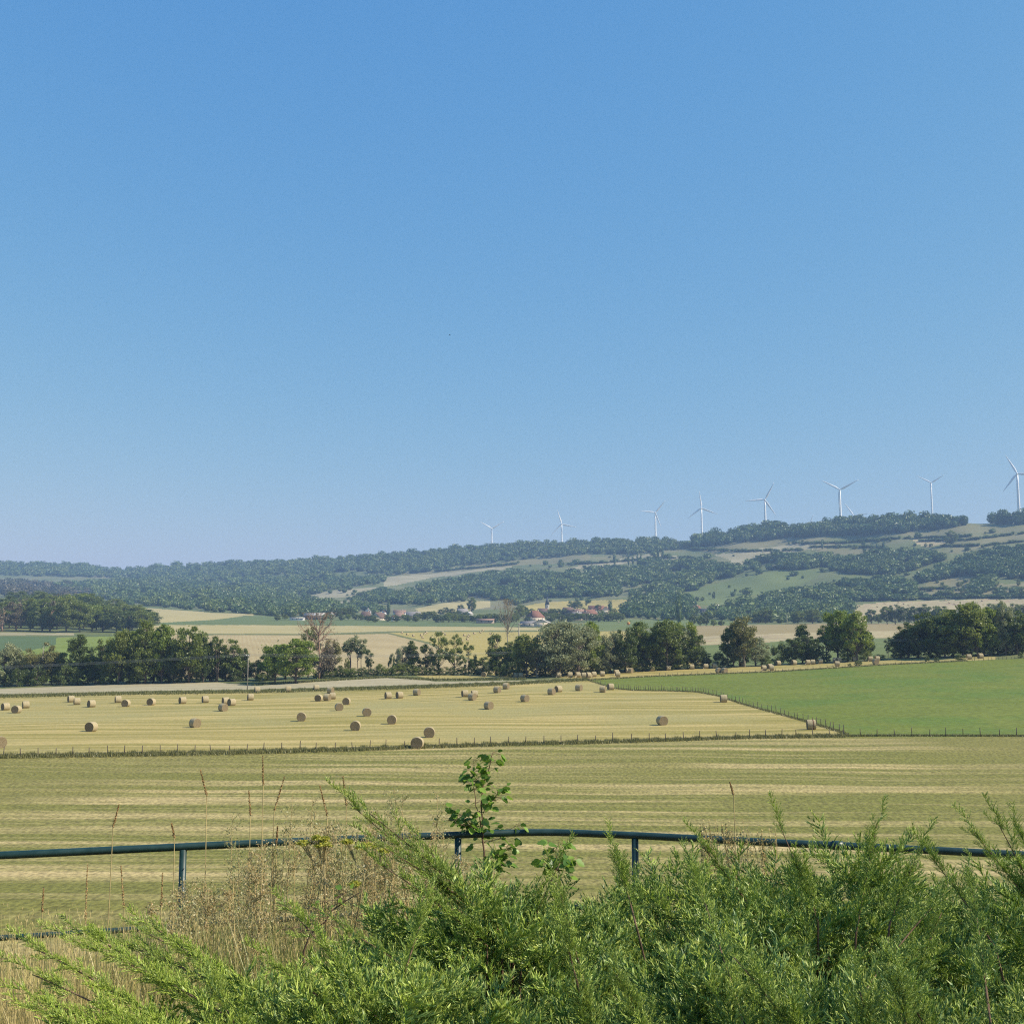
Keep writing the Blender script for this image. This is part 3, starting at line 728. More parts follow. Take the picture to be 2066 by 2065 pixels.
def wood(name, poly, du, dv, wpx, hpx, mat=None, hole=None, thr=0.62, tint=0.35, frin=0.0):
    """trees standing wherever the polygon (photo pixels of the ground) lies on the hillside"""
    P = np.array(poly, float); pts = []; W = []; H = []; T = []
    v = P[:, 1].min()
    row = 0
    while v <= P[:, 1].max():
        us = np.arange(P[:, 0].min() + (row % 2) * du / 2, P[:, 0].max(), du)
        uu = us + rng.uniform(-du * .6, du * .6, len(us)); vv = v + rng.uniform(-dv * .6, dv * .6, len(us))
        ins = pip(uu, vv, poly)
        for u_, v_ in zip(uu[ins], vv[ins]):
            nz = 0.5 + 0.25 * math.sin(u_ * 0.045 + v_ * 0.11 + 1) + 0.25 * math.sin(u_ * 0.021 - v_ * 0.19 + 4)
            if hole is not None and nz > hole: continue
            p = unproj(u_, v_, 1000 if v_ < 1262 else 600)
            if p is None: continue
            k = p.y / F; g = 0.5 + 0.3 * math.sin(u_ * 0.03 + v_ * 0.2) + 0.2 * math.sin(u_ * 0.11)
            big = rng.choice([0.62, 0.85, 1.0, 1.35], p=[.22, .33, .30, .15]); pts.append(p); W.append(wpx * k * big * rng.uniform(0.85, 1.2)); H.append(hpx * k * (0.45 + 0.5 * big) * rng.uniform(0.85, 1.12) * (0.85 + 0.3 * g))
            T.append(tint + rng.normal(0, 0.2) + 0.25 * (g - .5))
        v += dv; row += 1
    return merge_trees(name, pts, W, H, mat or M['far_leaf'], T)

RT = lambda d=0: [(u, float(np.interp(u, RIDGE_U, RIDGE_V)) + 1.0 + d) for u in range(-120, 1400, 40)]
wood('ridge_woods', RT() + [(1395, 1105), (1300, 1118), (1195, 1117), (1100, 1126), (1000, 1135), (930, 1141), (850, 1155), (780, 1162), (720, 1153), (600, 1163), (540, 1160), (500, 1172), (440, 1176), (300, 1170), (150, 1164), (-120, 1160)], 9, 3.4, 10, 12.5)
wood('ridge_woods', [(u, float(np.interp(u, RIDGE_U, RIDGE_V)) + 1.5) for u in range(1400, 1956, 20)] + [(1962, 1058), (1900, 1068), (1860, 1072), (1780, 1079), (1700, 1082), (1600, 1085), (1500, 1095), (1400, 1106)], 9, 3.2, 13, 21, tint=0.22)
wood('ridge_woods', [(1992, 1052), (2150, 1050), (2150, 1058), (2066, 1058), (1990, 1057)], 6, 2.5, 14, 27, tint=0.2)
wood('valley_woods', [(470, 1172), (560, 1166), (690, 1166), (780, 1165), (772, 1178), (690, 1187), (640, 1196), (600, 1205), (540, 1196), (450, 1186)], 9, 3.4, 10, 12, hole=0.86)
wood('valley_woods', [(110, 1188), (200, 1180), (300, 1172), (450, 1180), (560, 1198), (600, 1211), (660, 1221), (700, 1240), (640, 1244), (560, 1243), (500, 1240), (400, 1233), (260, 1222), (200, 1208), (120, 1200)], 10, 4, 13, 17, hole=0.93)
wood('valley_woods', [(600, 1210), (690, 1208), (780, 1190), (800, 1205), (790, 1228), (760, 1240), (700, 1236), (640, 1226)], 10, 4, 12, 13, hole=0.7)
wood('left_woods', [(-60, 1176), (60, 1180), (160, 1190), (190, 1206), (140, 1210), (-60, 1208)], 11, 4, 14, 17, mat=M['far_leaf_brown'], tint=0.25, hole=0.9)
wood('hillside_woods', [(790, 1221), (840, 1221), (985, 1209), (1045, 1222), (1110, 1207), (1250, 1204), (1240, 1170), (1150, 1163), (1000, 1163), (920, 1175), (850, 1186), (800, 1203)], 11, 4, 14, 16.5, hole=0.86)
wood('hillside_woods', [(1130, 1166), (1190, 1157), (1300, 1137), (1440, 1138), (1488, 1151), (1482, 1164), (1430, 1178), (1395, 1196), (1320, 1206), (1300, 1190), (1240, 1178), (1180, 1182)], 11, 4, 14, 16.5, hole=0.82)
wood('village_woods', [(1255, 1244), (1290, 1250), (1400, 1251), (1400, 1236), (1392, 1208), (1330, 1204), (1290, 1212), (1262, 1228)], 12, 4.4, 15, 20, tint=0.3)
wood('foothill_woods', [(1425, 1250), (1500, 1254), (1560, 1257), (1700, 1256), (1722, 1240), (1712, 1216), (1800, 1211), (1840, 1209), (1850, 1182), (1780, 1172), (1700, 1184), (1600, 1198), (1500, 1218), (1440, 1234)], 11, 4.2, 16, 19, hole=0.84)
wood('hillside_woods', [(1500, 1152), (1560, 1150), (1650, 1149), (1700, 1158), (1790, 1160), (1850, 1149), (1905, 1130), (1880, 1117), (1800, 1121), (1720, 1126), (1650, 1127), (1570, 1129), (1510, 1142)], 10, 4, 14, 17, hole=0.80)
wood('hillside_woods', [(1850, 1179), (1930, 1162), (2000, 1163), (2066, 1170), (2160, 1170), (2160, 1112), (2066, 1112), (2000, 1120), (1950, 1130), (1905, 1150), (1865, 1166)], 11, 3.8, 15, 19, tint=0.12)
wood('hillside_woods', [(1958, 1184), (1990, 1165), (2014, 1172), (2000, 1192), (1962, 1204), (1945, 1198)], 10, 4, 14, 15)
wood('hedge_growth', [(1800, 1204), (1860, 1203), (1960, 1202), (2080, 1202), (2080, 1206), (1900, 1209), (1800, 1212)], 9, 3, 13, 9, tint=0.25)
# hedges and scrub lines on the hillside
def hedge(line, step, wpx, hpx, tint=0.3):
    P = np.array(line, float); d = np.concatenate([[0], np.cumsum(np.linalg.norm(np.diff(P, axis=0), axis=1))])
    pts = []; W = []; H = []; T = []
    for s in np.arange(0, d[-1], step):
        if rng.uniform() < 0.12: continue
        u_ = np.interp(s, d, P[:, 0]) + rng.uniform(-2, 2); v_ = np.interp(s, d, P[:, 1]) + rng.uniform(-.5, .5)
        p = unproj(u_, v_, 900)
        if p is None: continue
        k = p.y / F; pts.append(p); W.append(wpx * k * rng.uniform(.6, 1.3)); H.append(hpx * k * rng.uniform(.6, 1.3)); T.append(tint + rng.normal(0, .15))
    return pts, W, H, T
HP = [[], [], [], []]
for ln in ([(880, 1153), (960, 1146), (1040, 1138)], [(1150, 1139), (1230, 1135), (1330, 1126), (1430, 1126)], [(1395, 1108), (1500, 1113), (1620, 1110)], [(1600, 1097), (1700, 1096), (1800, 1087), (1960, 1082)],
           [(1860, 1092), (1960, 1089), (2066, 1076)], [(1900, 1103), (1990, 1101), (2066, 1092)], [(1640, 1104), (1760, 1104), (1800, 1110)], [(1300, 1190), (1200, 1198)], [(560, 1180), (680, 1166)], [(1560, 1116), (1640, 1122)],
           [(480, 1236), (560, 1243)], [(1850, 1190), (1900, 1188), (1950, 1192)], [(1980, 1190), (2060, 1188)], [(1400, 1242), (1480, 1236)], [(800, 1212), (870, 1222)]):
    r_ = hedge(ln, 6, 8, 5.5)
    for a_, b_ in zip(HP, r_): a_.extend(b_)
merge_trees('hedge_growth', *HP[:3], M['far_leaf'], HP[3])

def scatter(n, poly, wpx, hpx):
    P = np.array(poly, float); pts = []; W = []; H = []; T = []
    for _ in range(n):
        u_ = rng.uniform(P[:, 0].min(), P[:, 0].max()); v_ = rng.uniform(P[:, 1].min(), P[:, 1].max())
        if not pip(np.array([u_]), np.array([v_]), poly)[0] or math.sin(u_ * .05 + v_ * .3) + math.sin(u_ * .023 - v_ * .17) < -.1: continue
        p = unproj(u_, v_, 1000)
        if p is None: continue
        k = p.y / F; b = rng.choice([.5, .8, 1.3], p=[.5, .35, .15]); pts.append(p); W.append(wpx * k * b * rng.uniform(.7, 1.1)); H.append(hpx * k * b * rng.uniform(.7, 1.2)); T.append(rng.uniform(.05, .6))
    merge_trees('scattered_trees', pts, W, H, M['far_leaf'], T)
scatter(260, [(880, 1150), (1180, 1122), (1400, 1104), (1640, 1088), (1950, 1066), (2066, 1062), (2066, 1110), (1900, 1130), (1640, 1130), (1440, 1140), (1180, 1152), (900, 1165)], 8, 9)
scatter(130, [(1440, 1150), (1640, 1128), (1900, 1125), (1860, 1175), (1640, 1190), (1480, 1215), (1400, 1190)], 11, 12)
scatter(120, [(480, 1165), (780, 1165), (800, 1215), (600, 1205), (470, 1185)], 8, 9)
scatter(60, [(1840, 1175), (2066, 1168), (2066, 1205), (1830, 1208)], 11, 11)
scatter(90, [(1050, 1205), (1330, 1185), (1330, 1215), (1050, 1222)], 11, 12)
# individual trees on the nearer slopes and round the village
FP = []
for i in range(3):
    V, T = far_variant(70 + i, 340); r = np.random.default_rng(i)
    tk = MB(); tk.tube([(0, 0, 0), (0, 0, .25)], [0.03, 0.02], 5)
    FP.append((tk.mesh('far_trunk', M['bark']), mesh('far_crown', V, T, M['wood_leaf'])))
PB = MB()
Vp, Tp = far_variant(90, 120)
Vp = Vp * np.array([0.42, 0.42, 1])
POP = mesh('poplar_crown', Vp, Tp, M['wood_leaf'])
BR = mesh('brown_far_crown', *far_variant(77, 300), M['leaf_brown'])


def far_tree(u, v, wp, hp, label, group, mode=0, name='tree', ymin=650):
    p = unproj(u, v, ymin)
    if p is None: return
    k = p.y / F; f = FP[int(rng.integers(3))]
    if mode in (0, 2):
        kd = 'brown' if mode == 2 else ['round_green', 'dark_round', 'bright'][int(rng.choice(3, p=[.45, .45, .10]))]
        pr = P_[kd][int(rng.integers(len(P_[kd])))]; rt = empty(name, p - Vector((0, 0, 0.3)), rng.uniform(0, 6.28))
        rt.scale = (wp * k / WIDTH[kd] * 1.1, wp * k / WIDTH[kd] * 1.1, hp * k * 1.03)
        obj('trunk', pr[0], rt); obj('crown', pr[1], rt); tag(rt, label, 'tree', group); return
    rt = empty(name, p - Vector((0, 0, 0.3)), rng.uniform(0, 6.28))
    rt.scale = (wp * k, wp * k, hp * k) if mode != 1 else (wp * k * 2.3, wp * k * 2.3, hp * k)
    obj('trunk', f[0], rt); obj('crown', [f[1], POP, BR][mode], rt)
    tag(rt, label, 'tree', group)

# wood on the left below the track : front rows tree by tree
k = 0
for row, (v0, hh) in enumerate([(1272, 62), (1267, 58), (1261, 54), (1254, 50), (1246, 46), (1238, 42), (1229, 36)]):
    for u in np.arange(-20 + row * 9, [290, 300, 300, 285, 262, 230, 200][row], 25):
        u_ = u + rng.uniform(-6, 6); br = u_ < 135 and rng.uniform() < 0.36
        far_tree(u_, v0 + rng.uniform(-1.5, 1.5) + 4 * (u_ / 300), rng.uniform(34, 48), hh * rng.uniform(0.8, 1.12) * (0.80 if u_ > 200 else 1),
                 'dry brown tree in the dense wood above the blue-green field' if br else 'leafy green tree in the dense wood behind the left end of the belt',
                 'brown trees of the dense wood' if br else 'green trees of the dense wood', 2 if br else 0)
for (u, v, hp, wp) in [(1240, 1141, 30, 7), (1268, 1141, 31, 5), (1277, 1141, 24, 5), (1286, 1141, 29, 4), (1293, 1141, 28, 4), (1328, 1128, 26, 5), (1337, 1128, 28, 6), (1659, 1108, 18, 5)]:
    far_tree(u, v, wp, hp, 'slim dark poplar standing on the upper hillside', 'poplars on the upper hillside', 1, 'poplar_tree', 1000)
for (u, v, hp, wp, lb) in [(784, 1242, 34, 8, 'pointed dark poplar among the village roofs'), (1370, 1262, 62, 14, 'very tall poplar before the dark wood right of the village'),
                           (1231, 1238, 28, 10, 'pointed dark conifer at the right end of the village'), (1183, 1222, 9, 4, 'tiny lone tree on the golden field above the village'),
                           (1770, 1108, 13, 6, 'small pointed tree on the upper right hillside, left of two'), (1783, 1107, 16, 7, 'small pointed tree on the upper right hillside, right of two'),
                           (951, 1237, 32, 17, 'square dense tree in front of the yellow hill field'), (1864, 1165, 10, 5, 'tiny tree on the olive slope below the dark wood'),
                           (1918, 1100, 30, 24, 'big lone tree beside the tan field near the ridge')]:
    far_tree(u, v, wp, hp, lb, None, 1 if wp < 15 and 'lone' not in lb else 0, 'tree', 900)
for (u, v, hp, wp) in [(1441, 1198, 6, 5), (1432, 1200, 6, 5), (1440, 1208, 12, 6), (1406, 1212, 9, 9), (1417, 1212, 9, 8), (1400, 1190, 7, 4), (1408, 1190, 5, 4), (1472, 1186, 7, 6), (1484, 1194, 7, 6), (1494, 1195, 6, 5), (1830, 1213, 9, 8), (1905, 1188, 9, 15), (1935, 1183, 10, 13), (1913, 1204, 14, 20),
                       (1945, 1204, 16, 18), (2055, 1182, 14, 8), (2064, 1205, 22, 12), (1877, 1192, 10, 18), (1970, 1088, 6, 12), (1868, 1103, 8, 6), (1878, 1103, 7, 9), (1760, 1108, 6, 7), (1724, 1107, 5, 9), (1690, 1106, 5, 7), (1585, 1124, 10, 5), (1530, 1128, 7, 8)]:
    far_tree(u, v, wp, hp, 'small tree or shrub dotted on the open grassy hillside', 'small trees dotted on the hillside', 0, 'tree', 1000)
# village hedges and garden trees
VT = [(x, 1255 - (0 if x > 880 else 3) + rng.uniform(-1, 1), rng.uniform(13, 20), rng.uniform(14, 20)) for x in np.arange(842, 1046, 10.5)]
VT += [(x, 1251 + rng.uniform(-2, 1), 12, 12) for x in (560, 575, 590, 640, 690, 702, 716, 728, 752, 778, 796, 815)]
VT += [(x, 1246, 22, 18) for x in (675, 690, 705)] + [(x, 1243, 16, 15) for x in (1062, 1072, 1118, 1128, 1140, 1112)]
VT += [(x, 1253 + rng.uniform(-1, 2), 17, 17) for x in (1110, 1120, 1132, 1148, 1160, 1172, 1184, 1196, 1208, 1220, 1232, 1244, 1252)] + [(1165, 1228, 16, 20), (1152, 1226, 12, 14), (1207, 1236, 17, 14), (1240, 1243, 16, 14), (1398, 1262, 24, 14), (1412, 1263, 22, 14), (1425, 1263, 28, 13), (1440, 1263, 14, 12), (1455, 1262, 12, 12), (1500, 1262, 14, 14)]
VT += [(1047, 1250, 30, 20), (1056, 1246, 26, 18), (890, 1240, 12, 14), (900, 1238, 14, 12), (912, 1240, 13, 13), (930, 1235, 16, 14), (1150, 1256, 14, 12), (600, 1238, 14, 14), (645, 1232, 12, 14)]
VT += [(x, y, 13, 14) for x, y in ((743, 1253), (757, 1255), (783, 1254), (800, 1254), (822, 1253), (838, 1254), (668, 1251), (655, 1252), (1064, 1256), (1076, 1247), (1098, 1247), (1088, 1243), (1158, 1240), (1175, 1238), (1192, 1240), (1212, 1244), (1230, 1245), (1152, 1251), (925, 1244), (940, 1246))]
for (u, v, hp, wp) in VT:
    far_tree(u, v, wp, hp, 'rounded garden tree or bush between the village houses', 'garden trees of the village', 0, 'tree', 800)
# trees behind the belt on the right
for (u, v, wp, hp) in [(1758, 1258, 22, 30), (1772, 1258, 16, 20), (1790, 1259, 24, 36), (1806, 1259, 26, 40), (1824, 1259, 24, 36), (1846, 1260, 28, 38), (1868, 1260, 28, 40), (1888, 1260, 28, 38), (1905, 1262, 28, 38), (2000, 1262, 30, 44), (2024, 1262, 30, 46), (2048, 1262, 30, 44), (2070, 1262, 30, 44), (1545, 1257, 30, 30), (1530, 1256, 24, 24), (1610, 1258, 26, 26), (1640, 1258, 30, 30)]:
    far_tree(u, v, wp, hp, 'leafy tree standing behind the belt beyond the stubble', 'trees behind the belt beyond the stubble', 0, 'tree', 800)

# ------------------------------------------------------------ round bales
def bale_side_mat():
    m, t, n, b = newmat('bale_side'); L = t.links.new
    tc = n.new('ShaderNodeTexCoord')
    wv = n.new('ShaderNodeTexWave'); wv.bands_direction = 'X'; wv.inputs['Scale'].default_value = 2.2; wv.inputs['Distortion'].default_value = 1.5; wv.inputs['Detail'].default_value = 3
    L(tc.outputs['Object'], wv.inputs['Vector'])
    no = n.new('ShaderNodeTexNoise'); no.inputs['Scale'].default_value = 9; no.inputs['Detail'].default_value = 4; L(tc.outputs['Object'], no.inputs['Vector'])
    ad = n.new('ShaderNodeMath'); ad.operation = 'MULTIPLY_ADD'; ad.inputs[1].default_value = 0.3; L(wv.outputs['Fac'], ad.inputs[0])
    s = n.new('ShaderNodeMath'); s.operation = 'MULTIPLY'; s.inputs[1].default_value = 0.7; L(no.outputs['Fac'], s.inputs[0]); L(s.outputs[0], ad.inputs[2])
    cr = n.new('ShaderNodeValToRGB'); e = cr.color_ramp.elements; e[0].position = .3; e[1].position = .7; e[0].color = (.26, .21, .12, 1); e[1].color = (.46, .385, .235, 1)
    L(ad.outputs[0], cr.inputs[0]); L(cr.outputs[0], b.inputs['Base Color'])
    bp = n.new('ShaderNodeBump'); bp.inputs['Strength'].default_value = .6; bp.inputs['Distance'].default_value = .03; L(no.outputs['Fac'], bp.inputs['Height']); L(bp.outputs[0], b.inputs['Normal'])
    return m
def bale_end_mat():
    m, t, n, b = newmat('bale_end'); L = t.links.new
    tc = n.new('ShaderNodeTexCoord')
    wv = n.new('ShaderNodeTexWave'); wv.wave_type = 'RINGS'; wv.rings_direction = 'X'; wv.inputs['Scale'].default_value = 2.0; wv.inputs['Distortion'].default_value = 2.5; wv.inputs['Detail'].default_value = 2
    L(tc.outputs['Object'], wv.inputs['Vector'])
    cr = n.new('ShaderNodeValToRGB'); e = cr.color_ramp.elements; e[0].color = (.13, .10, .055, 1); e[1].color = (.26, .205, .12, 1)
    L(wv.outputs['Fac'], cr.inputs[0]); L(cr.outputs[0], b.inputs['Base Color'])
    return m
M['bale'] = bale_side_mat(); M['bale_end'] = bale_end_mat()
M['strap'] = solid('bale_strap', (0.17, 0.09, 0.05))


def bale_protos(n=5):
    out = []
    for k in range(n):
        r = np.random.default_rng(300 + k); R_, L_ = 0.80, 1.22
        na, nx = 30, 7; an = np.arange(na) * 2 * math.pi / na
        V = []
        for i in range(nx):
            x = (i / (nx - 1) - .5) * L_; e = abs(i / (nx - 1) - .5) * 2
            rad = R_ * (1 - 0.045 * e ** 6) * (1 + .012 * np.sin(an * 3 + k) + .008 * r.normal(size=na))
            z = np.sin(an) * rad
            z = np.where(z < -0.68, -0.68 - (-0.68 - z) * 0.25, z)
            V.append(np.stack([np.full(na, x) + r.normal(0, .008, na), np.cos(an) * rad, z + 0.70], 1))
        V = np.concatenate(V)
        i, j = np.meshgrid(np.arange(nx - 1), np.arange(na), indexing='ij'); i = i.ravel(); j = j.ravel(); j2 = (j + 1) % na
        side = mesh('bale', V, np.stack([i * na + j, i * na + j2, (i + 1) * na + j2, (i + 1) * na + j], 1), M['bale'], smooth=True)
        ends = []
        for s, base in ((-1, 0), (1, (nx - 1) * na)):
            ring = V[base:base + na]; c = np.array([s * L_ * .5 - s * .01, 0, .70])
            mid = c + (ring - c) * .5; mid[:, 0] = s * (L_ * .5 + .012) + r.normal(0, .008, na)
            ctr = np.array([[s * (L_ * .5 - .03), 0, .70]])
            VV = np.concatenate([ring, mid, ctr]); jj = np.arange(na); jn = (jj + 1) % na
            VV = VV - np.array([0, 0, .70])
            ends.append(mesh('bale_end', VV, [np.stack([jj, jn, na + jn, na + jj], 1), np.stack([na + jj, na + jn, np.full(na, 2 * na)], 1)], M['bale_end'], smooth=True))
        out.append((side, ends))
    return out
BP = bale_protos()


def put_bale(u, v, yaw, label, group, p=None, sc_=1.0, parts=True, ymin=60):
    if p is None: p = unproj(u, v, ymin)
    if p is None: return
    side, ends = BP[int(rng.integers(len(BP)))]
    o = obj('hay_bale', side); o.location = p - Vector((0, 0, 0.03)); o.scale = (sc_,) * 3
    vd = math.atan2(p.x, p.y)                        # line of sight
    o.rotation_euler = (rng.normal(0, .015), rng.normal(0, .02), math.pi / 2 - R(yaw) - vd)
    tag(o, label, 'hay bale', group)
    if parts:
        for e in ends: obj('end_face', e, o, (0, 0, 0.70))
    return o


B1 = [(-2, 1508, -20), (11, 1432, 65), (33, 1438, 30), (52, 1428, 80), (143, 1416, 75), (155, 1421, 82), (184, 1426, 65), (238, 1417, 80), (254, 1425, 25), (305, 1422, 30), (368, 1419, 68), (414, 1417, 75),
      (455, 1420, 70), (467, 1423, 60), (450, 1434, -38), (393, 1467, -35), (505, 1412, 78), (184, 1475, 33), (519, 1397, 80), (582, 1395.5, 84), (638, 1393, 80), (667, 1398, -60), (671, 1410, 82), (660, 1413, -62),
      (643, 1414, 20), (699, 1421, 14), (684, 1433, -10), (740, 1444, -6), (608, 1454, 4), (791, 1460, 6), (717, 1473, 8), (866, 1487, 2), (842, 1509.5, 10), (783, 1409, 70), (806, 1408, 64), (841, 1402, -60),
      (938, 1405, 72), (953, 1412, -52), (957, 1406, 75), (986, 1430, -42), (1021, 1389.5, -68), (1003, 1397, -58), (1059, 1415, -45), (1113, 1401, -58), (1127, 1395.5, 52), (1168, 1393, -62), (1216, 1396, -80),
      (1232, 1391, 68), (1336, 1462, -26), (1460, 1416, 80), (1637, 1471, 80)]
SPECIAL = {0: 'round hay bale half cut off by the picture edge in the hay field', 17: 'round bale with dark end, alone in the middle of the left hay field', 15: 'round bale with spiral end turned away right, alone in the left hay field',
           14: 'round bale with spiral end just in front of a pair of side-on bales', 31: 'round bale with its coiled end facing the viewer, just above the fence', 32: 'round bale directly behind the front fence wires, partly hidden by grass',
           48: 'large lone round bale in the middle right of the hay field', 49: 'round bale lying side-on against the diagonal fence, higher up the field', 50: 'big barrel-like bale with brown band in the corner where the fences meet'}
rows_ = {'front': [], 'middle': [], 'rear': [], 'farthest': []}
for i, b_ in enumerate(B1):
    if i in SPECIAL: continue
    rows_['front' if b_[1] > 1440 else 'middle' if b_[1] > 1413 else 'rear' if b_[1] > 1399 else 'farthest'].append(i)
lab = dict(SPECIAL)
for rn, ids in rows_.items():
    for k, i in enumerate(sorted(ids, key=lambda i: B1[i][0])):
        yw = B1[i][2]
        look = 'side-on' if abs(yw) > 63 else 'end-on' if abs(yw) < 16 else ('dark end at left' if yw > 0 else 'end turned right')
        lab[i] = 'hay bale %s, %s from left in the %s row of hay field' % (look, ORD[k], rn)
for i, (u, v, yw) in enumerate(B1):
    o = put_bale(u, v, yw, lab[i], 'round bales in the hay field')
    if i == 50:
        mb = MB(); na = 30; an = np.arange(na + 1) * 2 * math.pi / na
        for x0 in (.24,):
            Vb = np.concatenate([np.stack([np.full(na + 1, x), np.cos(an) * .825, np.maximum(np.sin(an) * .825, -.69) + .70], 1) for x in (x0 - .07, x0 + .07)])
            j = np.arange(na); mb.add(Vb, q=np.stack([j, j + 1, j + na + 2, j + na + 1], 1))
        mb.build('strap', M['strap'], o)

B2 = [(966, 1361, 70), (976, 1365, 10), (1000, 1359, 75), (1019, 1362, -60), (1040, 1367, 70), (1050, 1367, 80), (1127, 1366, 70), (1150, 1366, 80), (1166, 1366, 70), (1178, 1367, 85), (1187, 1366.5, 60), (1198, 1365, 70),
      (1215, 1364, 80), (1244, 1361, 75), (1246, 1365, 80), (1267, 1357, 70), (1272, 1357, -60), (1316, 1353.5, 80), (1348, 1352, 75), (1396, 1349.5, 80), (1424, 1348.5, 75), (1441, 1347.5, 70), (1450, 1357, -30), (1462, 1357, -40),
      (1498, 1344, 75), (1541, 1352, 70), (1553, 1349, 60), (1557, 1352, 80), (1570, 1342, 60), (1602, 1341, 60), (1630, 1340.5, 70), (1640, 1340, 80), (1655, 1338.5, 75), (1685, 1336, 80), (1692, 1336, 60), (1689, 1343.5, 80), (1724, 1334, 70),
      (1756, 1333.5, 78), (1770, 1333, 70), (1767, 1339.5, -30), (1955, 1329.5, 70), (1978, 1327.5, 60)]
for k, (u, v, yw) in enumerate(B2):
    l = ('pale round bale in the narrow hay strip before the tree belt, %s from left' % ORD[k]) if k < len(ORD) else 'pale round bale in the hay strip before the belt'
    if k == 0: l = 'pale bale at the left end of the narrow strip under the round dark bush'
    put_bale(u, v, yw, l, 'bales in the strip before the tree belt', parts=abs(yw) < 70, ymin=250)
B3 = [(811, 1278), (822, 1281), (834, 1284), (850, 1283), (853, 1288), (857, 1280), (860, 1277.5), (893, 1277), (898, 1281), (937, 1283), (944, 1286), (947, 1283), (957, 1279.5), (969, 1277), (974, 1273.5), (990, 1280), (932, 1295), (943, 1292), (871, 1288)]
for k, (u, v) in enumerate(B3):
    put_bale(u, v, rng.uniform(40, 85), 'tiny round bale on the golden field behind the belt, %s from left' % ORD[sorted(B3).index((u, v))], 'bales on the golden field behind the belt', parts=False, ymin=400)
B4 = [(1730, 1222), (1734, 1223), (1785, 1218.5), (1805, 1221), (1813, 1216), (1823, 1219), (1833, 1222), (1908, 1212), (1915, 1217), (1926, 1220), (1981, 1213), (2012, 1211.5), (1770, 1225), (1977, 1226)]
for k, (u, v) in enumerate(B4):
    put_bale(u, v, rng.uniform(40, 85), 'pale speck of a bale on the distant pinkish field, %s from left' % ORD[sorted(B4).index((u, v))], 'bales on the distant field above the right trees', parts=False, sc_=1.3, ymin=800)
B5 = [(1228, 1252), (1235, 1251), (1248, 1256), (1258, 1250), (1294, 1250), (1325, 1249), (1350, 1249)]
for k, (u, v) in enumerate(B5):
    put_bale(u, v, 75, 'whitish bale on the green meadow beside the village, %s from left' % ORD[k], 'whitish bales on the village meadow', parts=False, ymin=700)

# ------------------------------------------------------------ fences
pm = MB(); pm.tube([(0, 0, -.15), (0, 0, .5), (0.01, 0, 1.12)], [.062, .058, .05], 6)
POST = pm.mesh('post', M['post'])
def fence_along(line, us, label, cat='fence', h=(0.85, 1.1), skip=(), ymin=90, wires=2, name='fence'):
    pts = []
    for u in us:
        v = float(np.interp(u, [q[0] for q in line], [q[1] for q in line]))
        p = unproj(u + rng.uniform(-2, 2), v, ymin)
        if p is not None: pts.append(p)
    rt = empty(name, pts[0])
    for i, p in enumerate(pts):
        o = obj('post', POST, rt); o.location = p - pts[0]
        k = rng.uniform(*h); o.scale = (1.15 if i % 9 == 0 else 1, 1, k * (1.15 if i % 9 == 0 else 1)); o.rotation_euler = (rng.normal(0, .05), rng.normal(0, .05), rng.uniform(0, 3))
    W = MB()
    for hh in [.38, .78][:wires]:
        for a, b in zip(pts[:-1], pts[1:]):
            a_ = np.array(a - pts[0]) + [0, 0, hh]; b_ = np.array(b - pts[0]) + [0, 0, hh]
            W.tube([a_, (a_ + b_) / 2 - [0, 0, .02], b_], .0045, 3, cap=False)
    W.build('wire', M['wire'], rt)
    tag(rt, label, cat)
us = np.concatenate([np.arange(-30, 1500, 35.2), np.arange(1512, 1700, 32), np.arange(1700, 2110, 35)])
fence_along([(u, v - 1.0) for u, v in FENCE], us, 'long low stake and wire fence along the front of the hay field and pasture')
dl = np.array(DIAG, float); dd = np.concatenate([[0], np.cumsum(np.abs(np.diff(dl[:, 0])))])
du = [1187, 1190, 1194, 1200, 1207, 1214, 1222, 1230, 1238, 1243] + list(np.arange(1248, 1420, 5.0)) + list(np.arange(1424, 1510, 7.5)) + list(np.arange(1512, 1705, 9.0))
fence_along([(u, v - 0.5) for u, v in DIAG], du, 'curving stake fence between the mown hay field and the green pasture', ymin=100)
fence_along(PTOP, list(np.arange(1330, 1720, 13.0)) + [1806, 1818, 1840] + list(np.arange(1960, 2070, 8.0)), 'sparse low stakes along the far upper edge of the green pasture', h=(.6, .95), ymin=180)
fence_along([(860, 1369), (1000, 1373)], [865, 872, 880, 888, 896, 904, 921, 948], 'few short stakes beside the bend of the pale strip', h=(.5, .9), ymin=200, wires=1)

